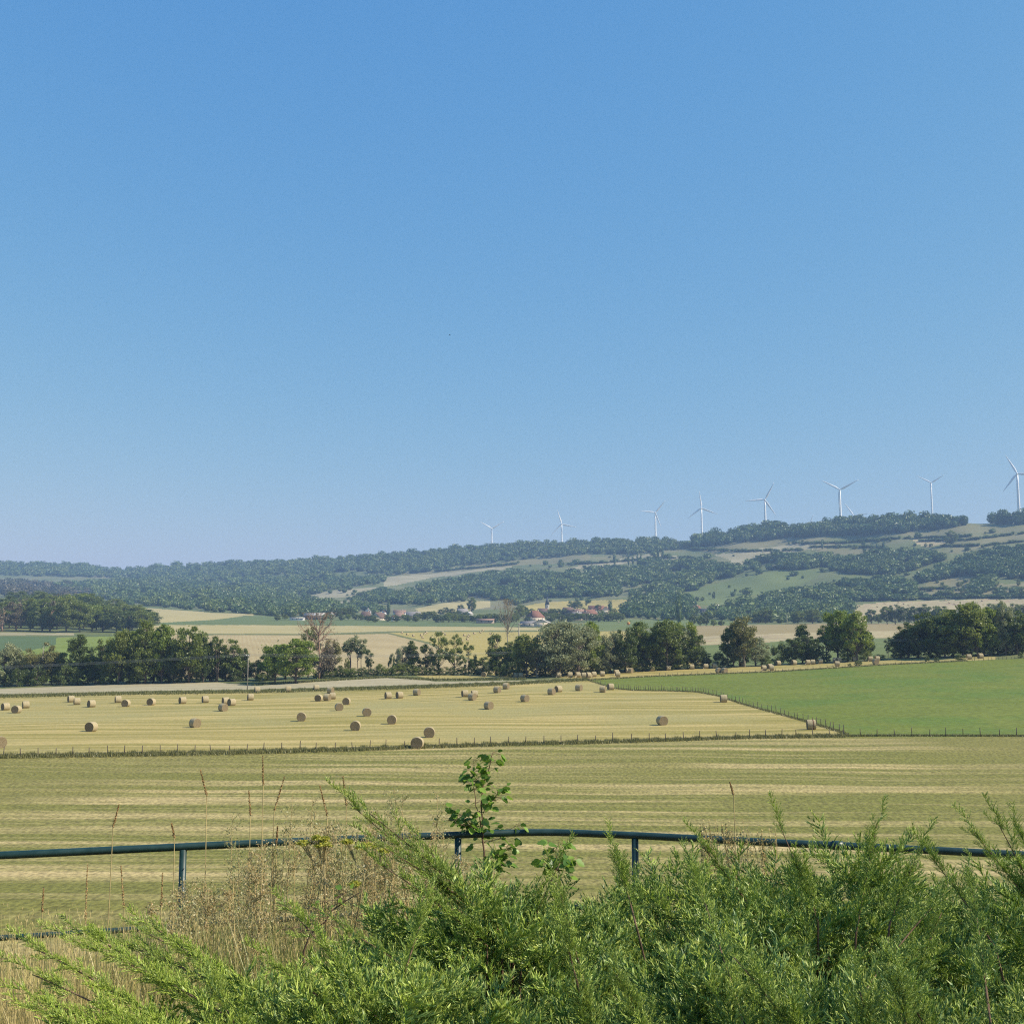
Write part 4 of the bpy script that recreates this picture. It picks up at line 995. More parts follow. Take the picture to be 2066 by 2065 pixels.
# long grass left standing along the field edges
M['verge'] = leafmat('verge_blades', (0.12, 0.13, 0.035), (0.30, 0.27, 0.11), 0.3, attr='tint')
def verge(name, line, n, spread, h, ymin=90, tint=0.4, wid=0.05):
    xs = [q[0] for q in line]; P = []
    base = []
    for u in np.linspace(xs[0], xs[-1], 240):
        p = unproj(u, float(np.interp(u, xs, [q[1] for q in line])), ymin)
        if p is not None: base.append(np.array(p))
    base = np.array(base)
    t = rng.uniform(0, len(base) - 1.001, n); i = t.astype(int); f = (t - i)[:, None]
    C = base[i] * (1 - f) + base[i + 1] * f + np.stack([rng.normal(0, .2, n), rng.normal(0, spread, n), np.zeros(n)], 1)
    clump = 0.75 + 0.35 * np.sin(t * 2.1) * np.sin(t * .73 + 1)
    hh = h * rng.uniform(.5, 1.25, n) * clump
    an = rng.uniform(0, 3.14, n); w_ = wid * rng.uniform(.6, 1.4, n)
    dx = np.stack([np.cos(an) * w_, np.sin(an) * w_, np.zeros(n)], 1)
    tp = C + np.stack([rng.normal(0, .12, n), rng.normal(0, .12, n), hh], 1)
    V = np.stack([C - dx, C + dx, tp], 1).reshape(-1, 3)
    at_ = np.repeat(np.clip(tint + rng.normal(0, .25, n), 0, 1), 3)
    return tag(obj(name, mesh(name, V, np.arange(n * 3).reshape(-1, 3), M['verge'], attr={'tint': at_})), kind='stuff')
verge('verge_grass', [(u, v - 1.5) for u, v in FENCE if u <= 1500] + [(1700, 1485)], 52000, .75, .5)
verge('verge_grass', [(1600, 1486.5), (1780, 1484), (2200, 1485)], 9000, .35, .32, tint=.3)
verge('verge_grass', up(BACK, 1), 50000, 3.0, .62, ymin=200, tint=.2, wid=.10)
verge('verge_grass', [(u, v - .5) for u, v in DIAG], 14000, .4, .28, ymin=100, tint=.4, wid=.07)
verge('verge_grass', PTOP[:5], 14000, .8, .4, ymin=200, tint=.5, wid=.08)
verge('verge_grass', [(520, 1381), (640, 1374), (780, 1366), (880, 1372), (1060, 1370)], 14000, 1.5, .6, ymin=230, tint=.15, wid=.1)

# ------------------------------------------------------------ poles and power line
def pole(u, vb, vt, label, arm=0.0, p=None, name='utility_pole', armz=-0.25, rad=0.14, mat='palepost', ymin=200):
    p = p or unproj(u, vb, ymin); H = float(slope_v(vt)) * p.y + EYE - p.z
    rt = empty(name, p)
    mb = MB(); mb.tube([(0, 0, -.3), (0, 0, H * .5), (0, 0, H)], [rad, rad * .85, rad * .7], 8); mb.build('pole', M[mat], rt)
    if arm:
        mb = MB(); mb.box(-arm, arm, -.2, -.08, H + armz - .08, H + armz + .08); a = mb.build('crossarm', M['palepost'], rt)
        for x in (-arm * .92, 0, arm * .92):
            m2 = MB(); m2.tube([(x, -.14, H + armz + .08), (x, -.14, H + armz + .2), (x, -.14, H + armz + .34)], [.05, .08, .05], 6); m2.build('insulator', M['white'], a)
    tag(rt, label, 'utility pole')
    return Vector((p.x, p.y, p.z + H + (armz if arm else 0) + .3))
tB = pole(499, 1391, 1321, 'thin brown utility pole standing in the pale strip, its foot beside a bale', rad=.12, arm=.5)
tC = pole(1047, 1362, 1257, 'tall pole with small crossarm rising left of the big silver willow', arm=1.0, rad=.2)
tD = pole(1469, 1343, 1283, 'pale pole with T crossarm in front of the olive-brown tree', arm=1.1, rad=.15)
tE = pole(1588, 1259, 1239, 'far small pole with T crossarm before the dark foothill wood', arm=1.6, rad=.3, ymin=800)
def wires(a, b, sag, label, offs=(-.8, 0, .8)):
    rt = empty('power_line', a)
    for o_ in offs:
        mb = MB(); t = np.linspace(0, 1, 25)[:, None]
        A = np.array(a); B = np.array(b); P = A * (1 - t) + B * t; P[:, 2] -= (sag * 4 * t * (1 - t))[:, 0]; P[:, 0] += o_ * .5; P[:, 2] += o_ * .35
        mb.tube(P - A, .016, 4); mb.build('wire', M['powerwire'], rt)
    tag(rt, label, 'power line')
tL = at(-190, 1353, 300); tR = at(2220, 1267, 325)
wires(tL, tB, .3, 'sagging wires crossing the left half of the tree belt')
wires(tB, tD, 2.3, 'long sagging wires between the thin brown pole and the T-arm pole')
wires(tD, tR, 2.3, 'wires crossing the right trees above the green pasture')

# ------------------------------------------------------------ wind turbines
def blade_mesh():
    n = 12; secs = []
    for i in range(n):
        t = i / (n - 1); z = 1.2 + t * 43.8
        ch = (2.0 + 2.3 * min(1, t / .16)) if t < .16 else 4.3 * (1 - (t - .16) / .84) ** .85 + .5
        th = max(.25, ch * (.9 if t < .05 else .22)); tw = R(18 * (1 - t)); off = ch * .12
        sec = [(math.cos(a) * ch / 2 + off, math.sin(a) * th / 2) for a in np.arange(8) * math.pi / 4]
        secs.append([(x * math.cos(tw) - y * math.sin(tw), x * math.sin(tw) + y * math.cos(tw) - 1.0 * t * t, z) for x, y in sec])
    V = np.array(secs).reshape(-1, 3); i, j = np.meshgrid(np.arange(n - 1), np.arange(8), indexing='ij'); i = i.ravel(); j = j.ravel(); j2 = (j + 1) % 8
    return mesh('blade', V, [np.stack([i * 8 + j, i * 8 + j2, (i + 1) * 8 + j2, (i + 1) * 8 + j], 1), np.array([[(n - 1) * 8 + k, (n - 1) * 8 + k + 1, (n - 1) * 8 + 7] for k in range(6)])], M['white'], smooth=True)
BLADE = blade_mesh()
def turbine(u, v, Y, Lpx, angs, label, ymin_base=None):
    hub = at(u, v, Y); g = ground_z(hub.x, hub.y); sB = Lpx * Y / F / 45.0
    rt = empty('wind_turbine', (hub.x, hub.y, g)); Hh = hub.z - g
    vd = -math.atan2(hub.x, hub.y); rt.rotation_euler = (0, 0, vd)
    mb = MB(); zz = np.linspace(-2, Hh - 1.5, 8); mb.tube([(0, 0, z) for z in zz], np.linspace(3.4, 2.0, 8), 16)
    mb.build('tower', M['white'], rt, smooth=True)
    mb = MB(); mb.tube([(0, -2.6, Hh), (0, -2.2, Hh), (0, 5, Hh), (0, 7, Hh)], [1.6, 2.1, 2.1, 1.5], 10); mb.build('nacelle', M['white'], rt)
    mb = MB(); mb.tube([(0, -6.2, Hh), (0, -5.6, Hh), (0, -4.2, Hh), (0, -2.7, Hh)], [.3, 1.2, 1.9, 1.9], 12); hb = mb.build('rotor_hub', M['white'], rt)
    for a in angs:
        b = obj('blade', BLADE, rt); b.location = (0, -4.4, Hh); b.scale = (sB * 1.05, sB, sB)
        b.rotation_euler = (0, R(90 - a), 0)
    tag(rt, label, 'wind turbine', 'white wind turbines on the ridge')
turbine(992, 1066, 3500, 28, (30, 150, 270), 'leftmost white wind turbine, smallest, its upper blades in a V')
turbine(1133, 1057, 3320, 30.5, (107, 227, 347), 'wind turbine second from left, one blade leaning slightly left of upright')
turbine(1322, 1034, 3110, 32, (50, 173, 291), 'third turbine from left with one blade level to the left')
turbine(1415, 1025, 2930, 34.5, (96, 217, 338), 'fourth turbine from left with one blade almost straight up')
turbine(1543, 1008, 2600, 39.5, (61, 183, 303), 'fifth turbine from left with level left blade and one blade pointing upper right')
turbine(1694, 988, 2430, 41.5, (27, 150, 267), 'turbine with wide V blades beside a half-hidden smaller one')
turbine(1722, 1040, 3300, 31, (123, 7, 245), 'half-hidden turbine whose hub just clears the trees')
turbine(1630, 1068, 3300, 32, (70, 190, 310), 'hidden turbine showing only one blade tip above the ridge trees')
turbine(1878, 974, 2900, 29.5, (30, 150, 270), 'turbine second from right with short V blades and tower seen through trees')
turbine(2052, 956, 2120, 45, (117, 232, 357), 'largest turbine at the far right edge, one blade cut off by it')

# ------------------------------------------------------------ village
def cm(name, c): return solid(name, c, var=.08, scale=.8)
WALLC = dict(cream=cm('wall_cream', (.62, .52, .40)), white=cm('wall_white', (.72, .70, .66)), grey=cm('wall_grey', (.33, .31, .27)), pink=cm('wall_pink', (.40, .32, .25)), stone=cm('church_stone', (.30, .28, .24)), brown=cm('barn_boards', (.14, .11, .09)))
ROOFC = dict(red=cm('roof_red', (.20, .095, .065)), brown=cm('roof_brown', (.14, .09, .07)), grey=cm('roof_grey', (.25, .23, .22)), pale=cm('roof_pale', (.42, .39, .36)), pink=cm('roof_pink', (.25, .16, .12)), slate=cm('roof_slate', (.05, .06, .07)))
GLASS = solid('window_dark', (.04, .045, .05), .2, .5, .02)
DOOR = solid('door_brown', (.12, .07, .05))


def house(u, v, w_, d_, hw, hr, rot, wall, roof, label, chim=True, ymin=850, name='house', cat='house', hip=0.0, nwin=3):
    p = unproj(u, v, ymin)
    if p is None: return
    rt = empty(name, p, R(rot))
    a, b = w_ / 2, d_ / 2
    mb = MB(); mb.box(-a, a, -b, b, -1.5, hw)
    if hip == 0: mb.add([(-a, -b, hw), (-a, b, hw), (-a, 0, hw + hr - .15), (a, -b, hw), (a, b, hw), (a, 0, hw + hr - .15)], t=[(0, 1, 2), (3, 5, 4)])
    mb.build('wall', WALLC[wall], rt)
    mb = MB(); o = .45; t = .25; k = hr / b
    rx = a + o - hip
    for s in (-1, 1):
        e0 = (-a - o, s * (b + o), hw - k * o + .03); e1 = (a + o, s * (b + o), hw - k * o + .03); r0 = (-rx, 0, hw + hr + .03); r1 = (rx, 0, hw + hr + .03)
        V = [e0, e1, r1, r0] + [(x, y, z + t) for x, y, z in (e0, e1, r1, r0)]
        mb.add(V, q=[(0, 1, 2, 3), (4, 7, 6, 5), (0, 4, 5, 1), (1, 5, 6, 2), (3, 7, 4, 0)])
    if hip:
        for s in (-1, 1):
            mb.add([(s * (a + o), -b - o, hw - k * o + .28), (s * (a + o), b + o, hw - k * o + .28), (s * rx, 0, hw + hr + .28)], t=[(0, 1, 2)])
    rf = mb.build('roof', ROOFC[roof], rt)
    if chim:
        m2 = MB(); m2.box(a * .4, a * .4 + .8, -.4, .4, hw + hr * .6, hw + hr + 1.2); m2.build('chimney', WALLC['pink'], rf)
    for s in (-1, 1):
        for i in range(nwin):
            x = -a + (i + .7) * w_ / (nwin + .4)
            f = MB(); f.box(x - .5, x + .5, s * b - .04, s * b + .04, hw * .40, hw * .40 + 1.3); f.build('window', GLASS, rt)
    f = MB(); f.box(a - .04, a + .04, -.55, .55, 0, 2.1); f.build('door', DOOR, rt)
    f = MB(); f.box(a - .04, a + .04, b * .35, b * .35 + .9, hw * .5, hw * .5 + 1.2); f.build('window', GLASS, rt)
    tag(rt, label, cat, 'buildings of the village')
house(636, 1249, 22, 14, 4.0, 2.8, -12, 'brown', 'pale', 'long open farm shed with pale sloping roof at the left end of the village', chim=False, name='farm_shed', cat='shed', nwin=2)
house(600, 1251, 15, 6, 2.2, .7, 0, 'white', 'pale', 'low bright white shed left of the big farm shed', chim=False, name='farm_shed', cat='shed')
house(660, 1235, 24, 9, 3.5, 3.5, 8, 'grey', 'grey', 'grey-roofed barn behind the farm shed', chim=False, name='barn', cat='barn')
house(668, 1247, 4, 6, 4, 2.2, 70, 'white', 'grey', 'tiny white gable right of the farm shed')
house(738, 1250, 12, 10, 4, 5, 10, 'pink', 'brown', 'house with brown-red roof left of the cream gable', hip=2)
house(742, 1241, 5, 8, 5, 3.5, 85, 'white', 'grey', 'small bright white gable above a red-brown roof')
house(765, 1251, 15, 14, 2.5, 6, 62, 'cream', 'brown', 'house with big cream triangular gable and brown roof')
house(776, 1242, 6, 6, 5, 2, 40, 'white', 'brown', 'pale block house behind the cream gable')
house(806, 1241, 16, 9, 3.5, 3, 5, 'white', 'pink', 'low house with pinkish roof left of a grey roof')
house(806, 1249, 12, 10, 3.5, 4, 20, 'pink', 'pink', 'small pink roof half hidden by garden trees', hip=1.5)
house(834, 1249, 16, 10, 4, 4.5, 12, 'pink', 'grey', 'house with grey roof and pink end wall', hip=0)
house(793, 1253, 3, 4, 4.5, 1, 0, 'white', 'brown', 'narrow white wall among the bushes beside the green strip', chim=False)
house(933, 1241, 12, 9, 4, 4, 20, 'grey', 'grey', 'grey gabled roof among trees left of centre')
house(947, 1243, 7, 6, 3, 2.5, 60, 'white', 'pale', 'tiny white roof corner among trees beside the grey gable')
house(979, 1257, 18, 7, 3, 1.5, -3, 'pink', 'pink', 'long low shed with brown roof and orange end wall', chim=False, name='farm_shed', cat='shed', nwin=2)
house(1080, 1255, 15, 13, 5.5, 6.5, 30, 'cream', 'red', 'large house with broad bright red roof left of the church', hip=4)
house(1070, 1264, 17, 11, 3.0, 2.0, -8, 'grey', 'grey', 'low grey-roofed wing in front of the red-roofed house', chim=False)
house(1094, 1264, 11, 15, 3.5, 3.2, 78, 'cream', 'pale', 'pale cream gabled building in front of the red-roofed house')
house(1095, 1238, 12, 8, 3.5, 3.5, 15, 'stone', 'brown', 'brown-roofed church nave beside the stone tower', chim=False, name='church_nave', cat='church')
RC = [(1146, 1240, 'grey', 'brown', 12, 20, 'brown-roofed house at the left of the clustered red roofs'), (1155, 1246, 'white', 'brown', 14, -30, 'house with pale gable left in the red roof cluster'),
      (1168, 1244, 'pink', 'pink', 15, 35, 'house with pinkish roof in the middle of the red roof cluster'), (1178, 1250, 'pink', 'brown', 13, -20, 'lower brown-roofed house in front of the red roof cluster'),
      (1190, 1245, 'pink', 'red', 15, 40, 'steep red-roofed house near the middle of the cluster'), (1203, 1236, 'cream', 'red', 20, 10, 'long red-roofed house at the top of the cluster'),
      (1223, 1238, 'cream', 'pink', 12, 75, 'house with pale orange gable by the pointed conifer'), (1164, 1251, 'cream', 'grey', 10, 10, 'small grey-roofed house at the lower edge of the cluster')]
for (u, v, wl, rf, w_, rt_, lb) in RC: house(u, v, w_, 10, 4.2, 4.8, rt_, wl, rf, lb)
house(1403, 1234, 12, 9, 3.5, 4.5, 30, 'white', 'red', 'lone house with bright red roof right of the tall poplar')
house(1419, 1236, 12, 8, 2.5, 2.5, -5, 'grey', 'slate', 'dark-roofed low house beside the lone red roof')
house(1444, 1232, 8, 6, 6, 2, 20, 'cream', 'pale', 'tall cream house wall among trees right of the lone red roof')
house(1198, 1202, 10, 7, 3, 1.5, 0, 'grey', 'pale', 'small flat pale building in the clearing above the village', chim=False, ymin=1000)
# church tower
p = unproj(1104, 1236, 850)
rt = empty('church_tower', p, R(12))
mb = MB(); mb.box(-2.2, 2.2, -2.2, 2.2, -2, 11); mb.build('wall', WALLC['stone'], rt)
mb = MB(); mb.add([(-2.5, -2.5, 11), (2.5, -2.5, 11), (2.5, 2.5, 11), (-2.5, 2.5, 11), (0, 0, 22)], t=[(0, 1, 4), (1, 2, 4), (2, 3, 4), (3, 0, 4)], q=[(0, 3, 2, 1)]); mb.build('spire', ROOFC['slate'], rt)
for k in range(4):
    mb = MB(); mb.box(-.5, .5, -2.26, -2.18, 7.5, 9.5); w1 = mb.build('louvred_window', GLASS, rt); w1.rotation_euler = (0, 0, k * math.pi / 2)
tag(rt, 'grey stone church tower with a dark pointed spire', 'church tower', 'buildings of the village')
# orange hopper seen over the belt
p = unproj(1268, 1266, 600); q = at(1268, 1262, p.y)
rt = empty('hopper', (p.x, p.y, p.z))
og = solid('orange_paint', (.75, .30, .06), .5, .4, .05)
mb = MB(); mb.tube([(0, 0, 2.2), (0, 0, 3.0), (0, 0, 4.6), (0, 0, 4.7)], [.25, .9, 1.7, 1.5], 12); mb.build('funnel', og, rt)
mb = MB()
for k in range(4):
    a = k * math.pi / 2 + .7; mb.tube([(math.cos(a) * 1.5, math.sin(a) * 1.5, -.2), (math.cos(a) * 1.35, math.sin(a) * 1.35, 4.2)], .08, 5)
mb.build('frame', M['post'], rt)
mb = MB(); mb.tube([(-.2, 0, 4.7), (-.4, 0, 6.2)], .22, 6); mb.build('filling_pipe', solid('yellow_paint', (.8, .62, .12)), rt)
tag(rt, 'small bright orange funnel-shaped hopper peeping over the tree belt', 'hopper')
# a bird high over the valley
p = at(907, 676, 160); rt = empty('bird', p, .5)
bm_ = solid('bird_dark', (.03, .03, .035))
mb = MB(); mb.tube([(-.12, 0, 0), (-.05, 0, .01), (.06, 0, .01), (.12, 0, .02), (.15, 0, .02)], [.015, .04, .045, .03, .01], 8); mb.build('body', bm_, rt)
for s in (-1, 1):
    mb = MB(); mb.add([(.05, s * .03, .02), (-.04, s * .03, .02), (-.03, s * .16, .07), (.05, s * .15, .08), (-.04, s * .3, .04)], q=[(0, 1, 2, 3)], t=[(3, 2, 4)]); mb.build('wing', bm_, rt)
tag(rt, 'tiny dark bird high in the blue sky', 'bird')

# ------------------------------------------------------------ the railing
def rail_mat():
    m, t, n, b = newmat('rail_paint'); L = t.links.new
    tc = n.new('ShaderNodeTexCoord'); no = n.new('ShaderNodeTexNoise'); no.inputs['Scale'].default_value = 14; no.inputs['Detail'].default_value = 5
    L(tc.outputs['Object'], no.inputs['Vector'])
    cr = n.new('ShaderNodeValToRGB'); e = cr.color_ramp.elements; e[0].position = .35; e[1].position = .75; e[0].color = (.008, .030, .027, 1); e[1].color = (.020, .050, .046, 1)
    L(no.outputs['Fac'], cr.inputs[0]); L(cr.outputs[0], b.inputs['Base Color'])
    b.inputs['Roughness'].default_value = .42; b.inputs['Specular IOR Level'].default_value = .5
    return m
M['rail'] = rail_mat()
RZ = -1.75
def rail_pt(u, v): a, s = ray(u, v); Y = RZ / float(s); return np.array([float(a) * Y, Y, EYE + RZ])
RV = [(-420, 1744), (0, 1725), (380, 1707), (700, 1692), (918, 1684), (1040, 1679), (1130, 1678.5), (1290, 1685), (1560, 1699), (1711, 1706), (2066, 1724), (2500, 1748)]
ctl = np.array([rail_pt(u, v) for u, v in RV])
tt = np.linspace(0, len(ctl) - 1, 90); rp = np.stack([np.interp(tt, range(len(ctl)), ctl[:, k]) for k in range(3)], 1)
for _ in range(4): rp[1:-1] = .25 * rp[:-2] + .5 * rp[1:-1] + .25 * rp[2:]
rt = empty('pipe_railing', (0, 9.5, EYE - 2.9)); o0 = np.array([0, 9.5, EYE - 2.9])
mb = MB(); mb.tube(rp - o0, .031, 14); mb.build('top_rail', M['rail'], rt, smooth=True)
mb = MB(); lo = rp.copy(); lo[:, 2] -= .64; mb.tube(lo - o0, .022, 10); mb.build('lower_rail', M['rail'], rt, smooth=True)
for u in (-160, 380, 918, 1288, 2140):
    i = int(np.argmin(np.abs(rp[:, 0] / rp[:, 1] - float(ray(u, 1700)[0])))); q = rp[i] - o0
    mb = MB(); mb.tube([q - [0, 0, 1.6], q - [0, 0, .02]], .03, 12); po = mb.build('post', M['rail'], rt, smooth=True)
    mb = MB(); mb.tube([q - [0, 0, .68], q - [0, 0, .6]], .042, 12); mb.build('collar', M['rail'], po)
i = int(np.argmin(np.abs(rp[:, 0] / rp[:, 1] - float(ray(1711, 1706)[0])))); mb = MB(); mb.tube(rp[i - 1:i + 1] - o0, .039, 14); mb.build('joint_sleeve', M['rail'], rt)
tag(rt, 'dark green pipe railing running across the slope behind the junipers', 'railing')

# ------------------------------------------------------------ junipers
M['juniper'] = leafmat('juniper_needles', (0.016, 0.11, 0.048), (0.24, 0.35, 0.035), 0.12, attr='tint', c3=(0.88, 0.90, 0.24))
M['twig'] = solid('juniper_bark', (0.16, 0.10, 0.065), var=.3, scale=20)


def spray(seed, n2=26, L=0.36):
    r = np.random.default_rng(seed); V = []; tip = []; tint = []
    def ax(s): return np.array([s, 0.03 * math.sin(s * 9 + seed), 0.22 * s - 0.55 * s * s + .01 * math.sin(s * 20)])
    def blade(p, d, l, w, t0, t1, tn):
        d = d / (np.linalg.norm(d) + 1e-9); side = np.cross(d, r.normal(size=3)); side /= np.linalg.norm(side) + 1e-9
        V.extend([p - side * w / 2, p + side * w / 2, p + d * l + r.normal(0, .0015, 3)]); tip.extend([t0, t0, t1]); tint.extend([tn] * 3)
    S_ = np.linspace(0, L, 9)
    for a, b in zip(S_[:-1], S_[1:]): blade(ax(a), ax(b) - ax(a), (b - a) * 1.25, .005 * (1.2 - a / L), 0, 0, .1)
    for k in range(n2):
        s = L * (0.10 + 0.90 * (k + r.uniform(0, 1)) / n2); p = ax(s)
        az = r.uniform(0, 6.283); fw = r.uniform(.55, 1.0); up = r.uniform(.0, .55)
        d2 = np.array([fw, math.cos(az) * .75, math.sin(az) * .55 + up]); d2 /= np.linalg.norm(d2)
        l2 = (.135 * (1 - .62 * s / L) + .012) * r.uniform(.6, 1.2); tn = r.uniform(.1, .8)
        blade(p, d2, l2, .006, 0, .4, tn)
        n3 = int(6 + l2 * 85)
        for j in range(n3):
            f = (j + r.uniform(0, 1)) / n3; q = p + d2 * l2 * f
            d3 = d2 * r.uniform(.7, 1.15) + r.normal(0, .30, 3) + np.array([0, 0, .38])
            blade(q, d3, r.uniform(.016, .036) * (1.15 - .4 * f), r.uniform(.0055, .009), .05, r.uniform(.25, 1.0), np.clip(tn + r.normal(0, .15), 0, 1))
    for j in range(5): blade(ax(L * .96), np.array([1, 0, .1]) + r.normal(0, .25, 3), r.uniform(.03, .06), .004, .2, 1, .8)
    return np.array(V), np.array(tip), np.array(tint)
SPR = [spray(i) for i in range(9)]


def orient(V, d, roll):
    d = d / np.linalg.norm(d); s = np.cross(np.array([0, 0, 1.0]), d)
    n_ = np.linalg.norm(s); s = s / n_ if n_ > 1e-3 else np.array([0, 1.0, 0]); t = np.cross(d, s)
    c, q = math.cos(roll), math.sin(roll); s2 = s * c + t * q; t2 = -s * q + t * c
    return V[:, :1] * d + V[:, 1:2] * s2 + V[:, 2:3] * t2


def juniper(cx, cy, rx, ry, top, n, label, arms=(), tone=0.0, seed=0, spread=1.0):
    """spreading juniper: foliage sprays on arching branches; top is the height relative to the eye"""
    r = np.random.default_rng(seed); gz = ground_z(cx, cy) - EYE; H = top - gz
    rt = empty('juniper_shrub', (cx, cy, EYE + gz)); Vs = []; Tp = []; Tn = []; br = MB()
    def put(b, d, sc_, dt=0.0):
        V, tp, tn = SPR[r.integers(len(SPR))]
        Vs.append(orient(V * sc_, d, r.normal(0, .5)) + b); Tp.append(tp * r.uniform(.5, 1.0)); Tn.append(np.clip(tn + tone + dt + r.normal(0, .13), 0, 1))
    ph = r.uniform(0, 6.28, 4)
    for k in range(n):
        az = r.uniform(0, 6.283); q = r.uniform(0, 1) ** .5; x = math.cos(az) * q; y = math.sin(az) * q
        env = H * (1 - .55 * q ** 2.6) * (1 + .15 * math.sin(x * rx * 4.2 + ph[0]) * math.sin(y * ry * 4.5 + ph[1]) + .05 * math.sin(x * rx * 9 + ph[2] + y * 7)) - .30
        z = env * (1 - r.uniform(0, 1) ** 2.2 * .75)
        b = np.array([x * rx * .92, y * ry * .92, max(z, .03)])
        d = np.array([x * 1.0 + r.normal(0, .42), y * 1.0 + r.normal(0, .42), r.uniform(.0, .55)])
        put(b, d, r.uniform(.6, 1.1))
        if k % 24 == 0: br.tube([np.array([0, 0, .02]), np.array([x * rx * .5, y * ry * .5, z * .5]), b - [0, 0, .03]], [.012, .007, .003], 5, cap=False)
    for (bu, bv, bY, tu, tv, tY) in arms:
        A = np.array(at(bu, bv, bY)) - np.array(rt.location); B = np.array(at(tu, tv, tY)) - np.array(rt.location); A = A - (B - A) * .12 - [0, 0, .14]
        m_ = (A + B) / 2 + np.array([0, 0, .05 * np.linalg.norm(B - A)]); t = np.linspace(0, 1, 14)[:, None]
        P = (1 - t) ** 2 * A + 2 * t * (1 - t) * m_ + t * t * B; br.tube(np.concatenate([[[0, 0, .02], A * [.75, .75, .12]], P]), np.concatenate([[.009, .007], np.linspace(.005, .0018, 14)]), 5, cap=True); D = B - A
        for k in range(int(12 + 24 * np.linalg.norm(D))):
            i = min(12, int(r.uniform(-.05, 1) * 13)); i = max(i, 0); d = D / np.linalg.norm(D) * 1.25 + r.normal(0, .26, 3)
            put(P[i], d, r.uniform(.22, .5) * (1.2 - .6 * i / 13), .15)
        put(P[-1], D, .4, .2)
    V = np.concatenate(Vs)
    me = mesh('juniper_foliage', V, np.arange(len(V)).reshape(-1, 3), M['juniper'], attr={'tip': np.concatenate(Tp), 'tint': np.concatenate(Tn)})
    obj('foliage', me, rt); br.build('branches', M['twig'], rt)
    tag(rt, label, 'juniper shrub', 'spreading junipers below the railing')

juniper(-.05, 5.35, .95, 1.05, -1.16, 950, 'juniper whose long bough reaches up-left over the railing',
        [(1000, 1850, 5.3, 702, 1618, 5.2), (985, 1800, 5.2, 745, 1640, 5.1), (970, 1790, 5.3, 757, 1700, 5.0), (960, 1830, 5.0, 770, 1745, 4.8), (1010, 1840, 5.6, 850, 1700, 5.6), (940, 1980, 4.8, 690, 1870, 4.7), (1060, 1840, 5.2, 1130, 1740, 5.3)], seed=2)
juniper(1.45, 5.7, 1.6, 1.4, -1.13, 1750, 'wide juniper in the middle, hiding the foot of the second railing post',
        [(1280, 1800, 5.2, 1240, 1712, 5.4), (1530, 1800, 5.4, 1415, 1705, 5.3), (1640, 1780, 5.2, 1572, 1662, 5.3), (1730, 1800, 5.2, 1770, 1660, 5.4), (1800, 1790, 5.2, 1862, 1700, 5.4)], seed=3)
juniper(3.05, 5.5, 1.15, 1.3, -1.08, 1000, 'juniper at the right picture edge with pale shoots over the railing',
        [(1990, 1830, 5.0, 1880, 1730, 5.1), (2100, 1800, 5.0, 1965, 1680, 5.1), (2110, 1800, 5.0, 2015, 1663, 5.0), (2130, 1820, 5.0, 2060, 1685, 5.1)], seed=4)
juniper(.95, 3.95, 1.15, 1.0, -1.12, 1200, 'juniper front and centre, bottom edge of the picture, with deep dark hollows',
        [(1200, 2000, 3.8, 1130, 1800, 3.9), (1190, 2010, 3.8, 1140, 1890, 3.8), (1500, 1990, 3.7, 1400, 1760, 4.2), (1640, 2050, 3.6, 1480, 1930, 3.7), (1330, 2060, 3.6, 1240, 1960, 3.6)], tone=-.05, seed=5)
juniper(2.35, 3.75, 1.0, .95, -1.05, 1050, 'dark juniper filling the bottom right corner',
        [(1900, 2060, 3.4, 1825, 1995, 3.4), (1840, 2060, 3.3, 1815, 2000, 3.3), (1770, 2060, 3.4, 1735, 2000, 3.4), (1990, 1950, 3.8, 1960, 1780, 4.2), (1820, 1960, 3.9, 1900, 1840, 4.0), (1700, 1980, 3.8, 1880, 1830, 4.0)], tone=-.12, seed=6)
juniper(-.55, 4.2, .85, .85, -1.17, 950, 'juniper left of centre along the bottom edge, yellowish tips',
        [(760, 1980, 4.1, 600, 1850, 4.3), (720, 2000, 4.0, 560, 1950, 4.0), (800, 1950, 4.2, 860, 1830, 4.4), (520, 2060, 3.6, 440, 2010, 3.6)], tone=.12, seed=7)
juniper(-1.22, 4.15, .66, .65, -1.40, 620, 'pale yellow-green juniper in the bottom left corner with straggling shoots',
        [(350, 2010, 4.1, 75, 1915, 4.2), (330, 2030, 4.0, 65, 1965, 4.1), (320, 2040, 3.9, 70, 2015, 3.9), (420, 1960, 4.4, 140, 1895, 4.5), (400, 1960, 4.5, 180, 1885, 4.6), (500, 1960, 4.5, 310, 1870, 4.7), (260, 2060, 3.8, 90, 2045, 3.8)], tone=.28, seed=8)
juniper(-1.25, 5.35, .75, .6, -1.72, 220, 'low sparse juniper between the dry weeds and the pale yellow-green one',
        [(480, 1930, 5.2, 290, 1880, 5.3), (430, 1925, 5.2, 230, 1900, 5.3)], tone=.1, seed=9)

# ------------------------------------------------------------ wild grass and dry weeds on the bank
M['straw'] = leafmat('straw_grass', (0.20, 0.26, 0.05), (0.64, 0.50, 0.23), 0.35, attr='tint')
M['weed'] = leafmat('dry_weed', (0.28, 0.33, 0.12), (0.50, 0.35, 0.16), 0.4, attr='tint', c3=(0.52, 0.47, 0.27))
M['dock'] = solid('dock_seed', (0.33, 0.20, 0.085), var=.3, scale=30)
M['stalk'] = solid('stalk', (0.40, 0.32, 0.15), var=.2, scale=20)


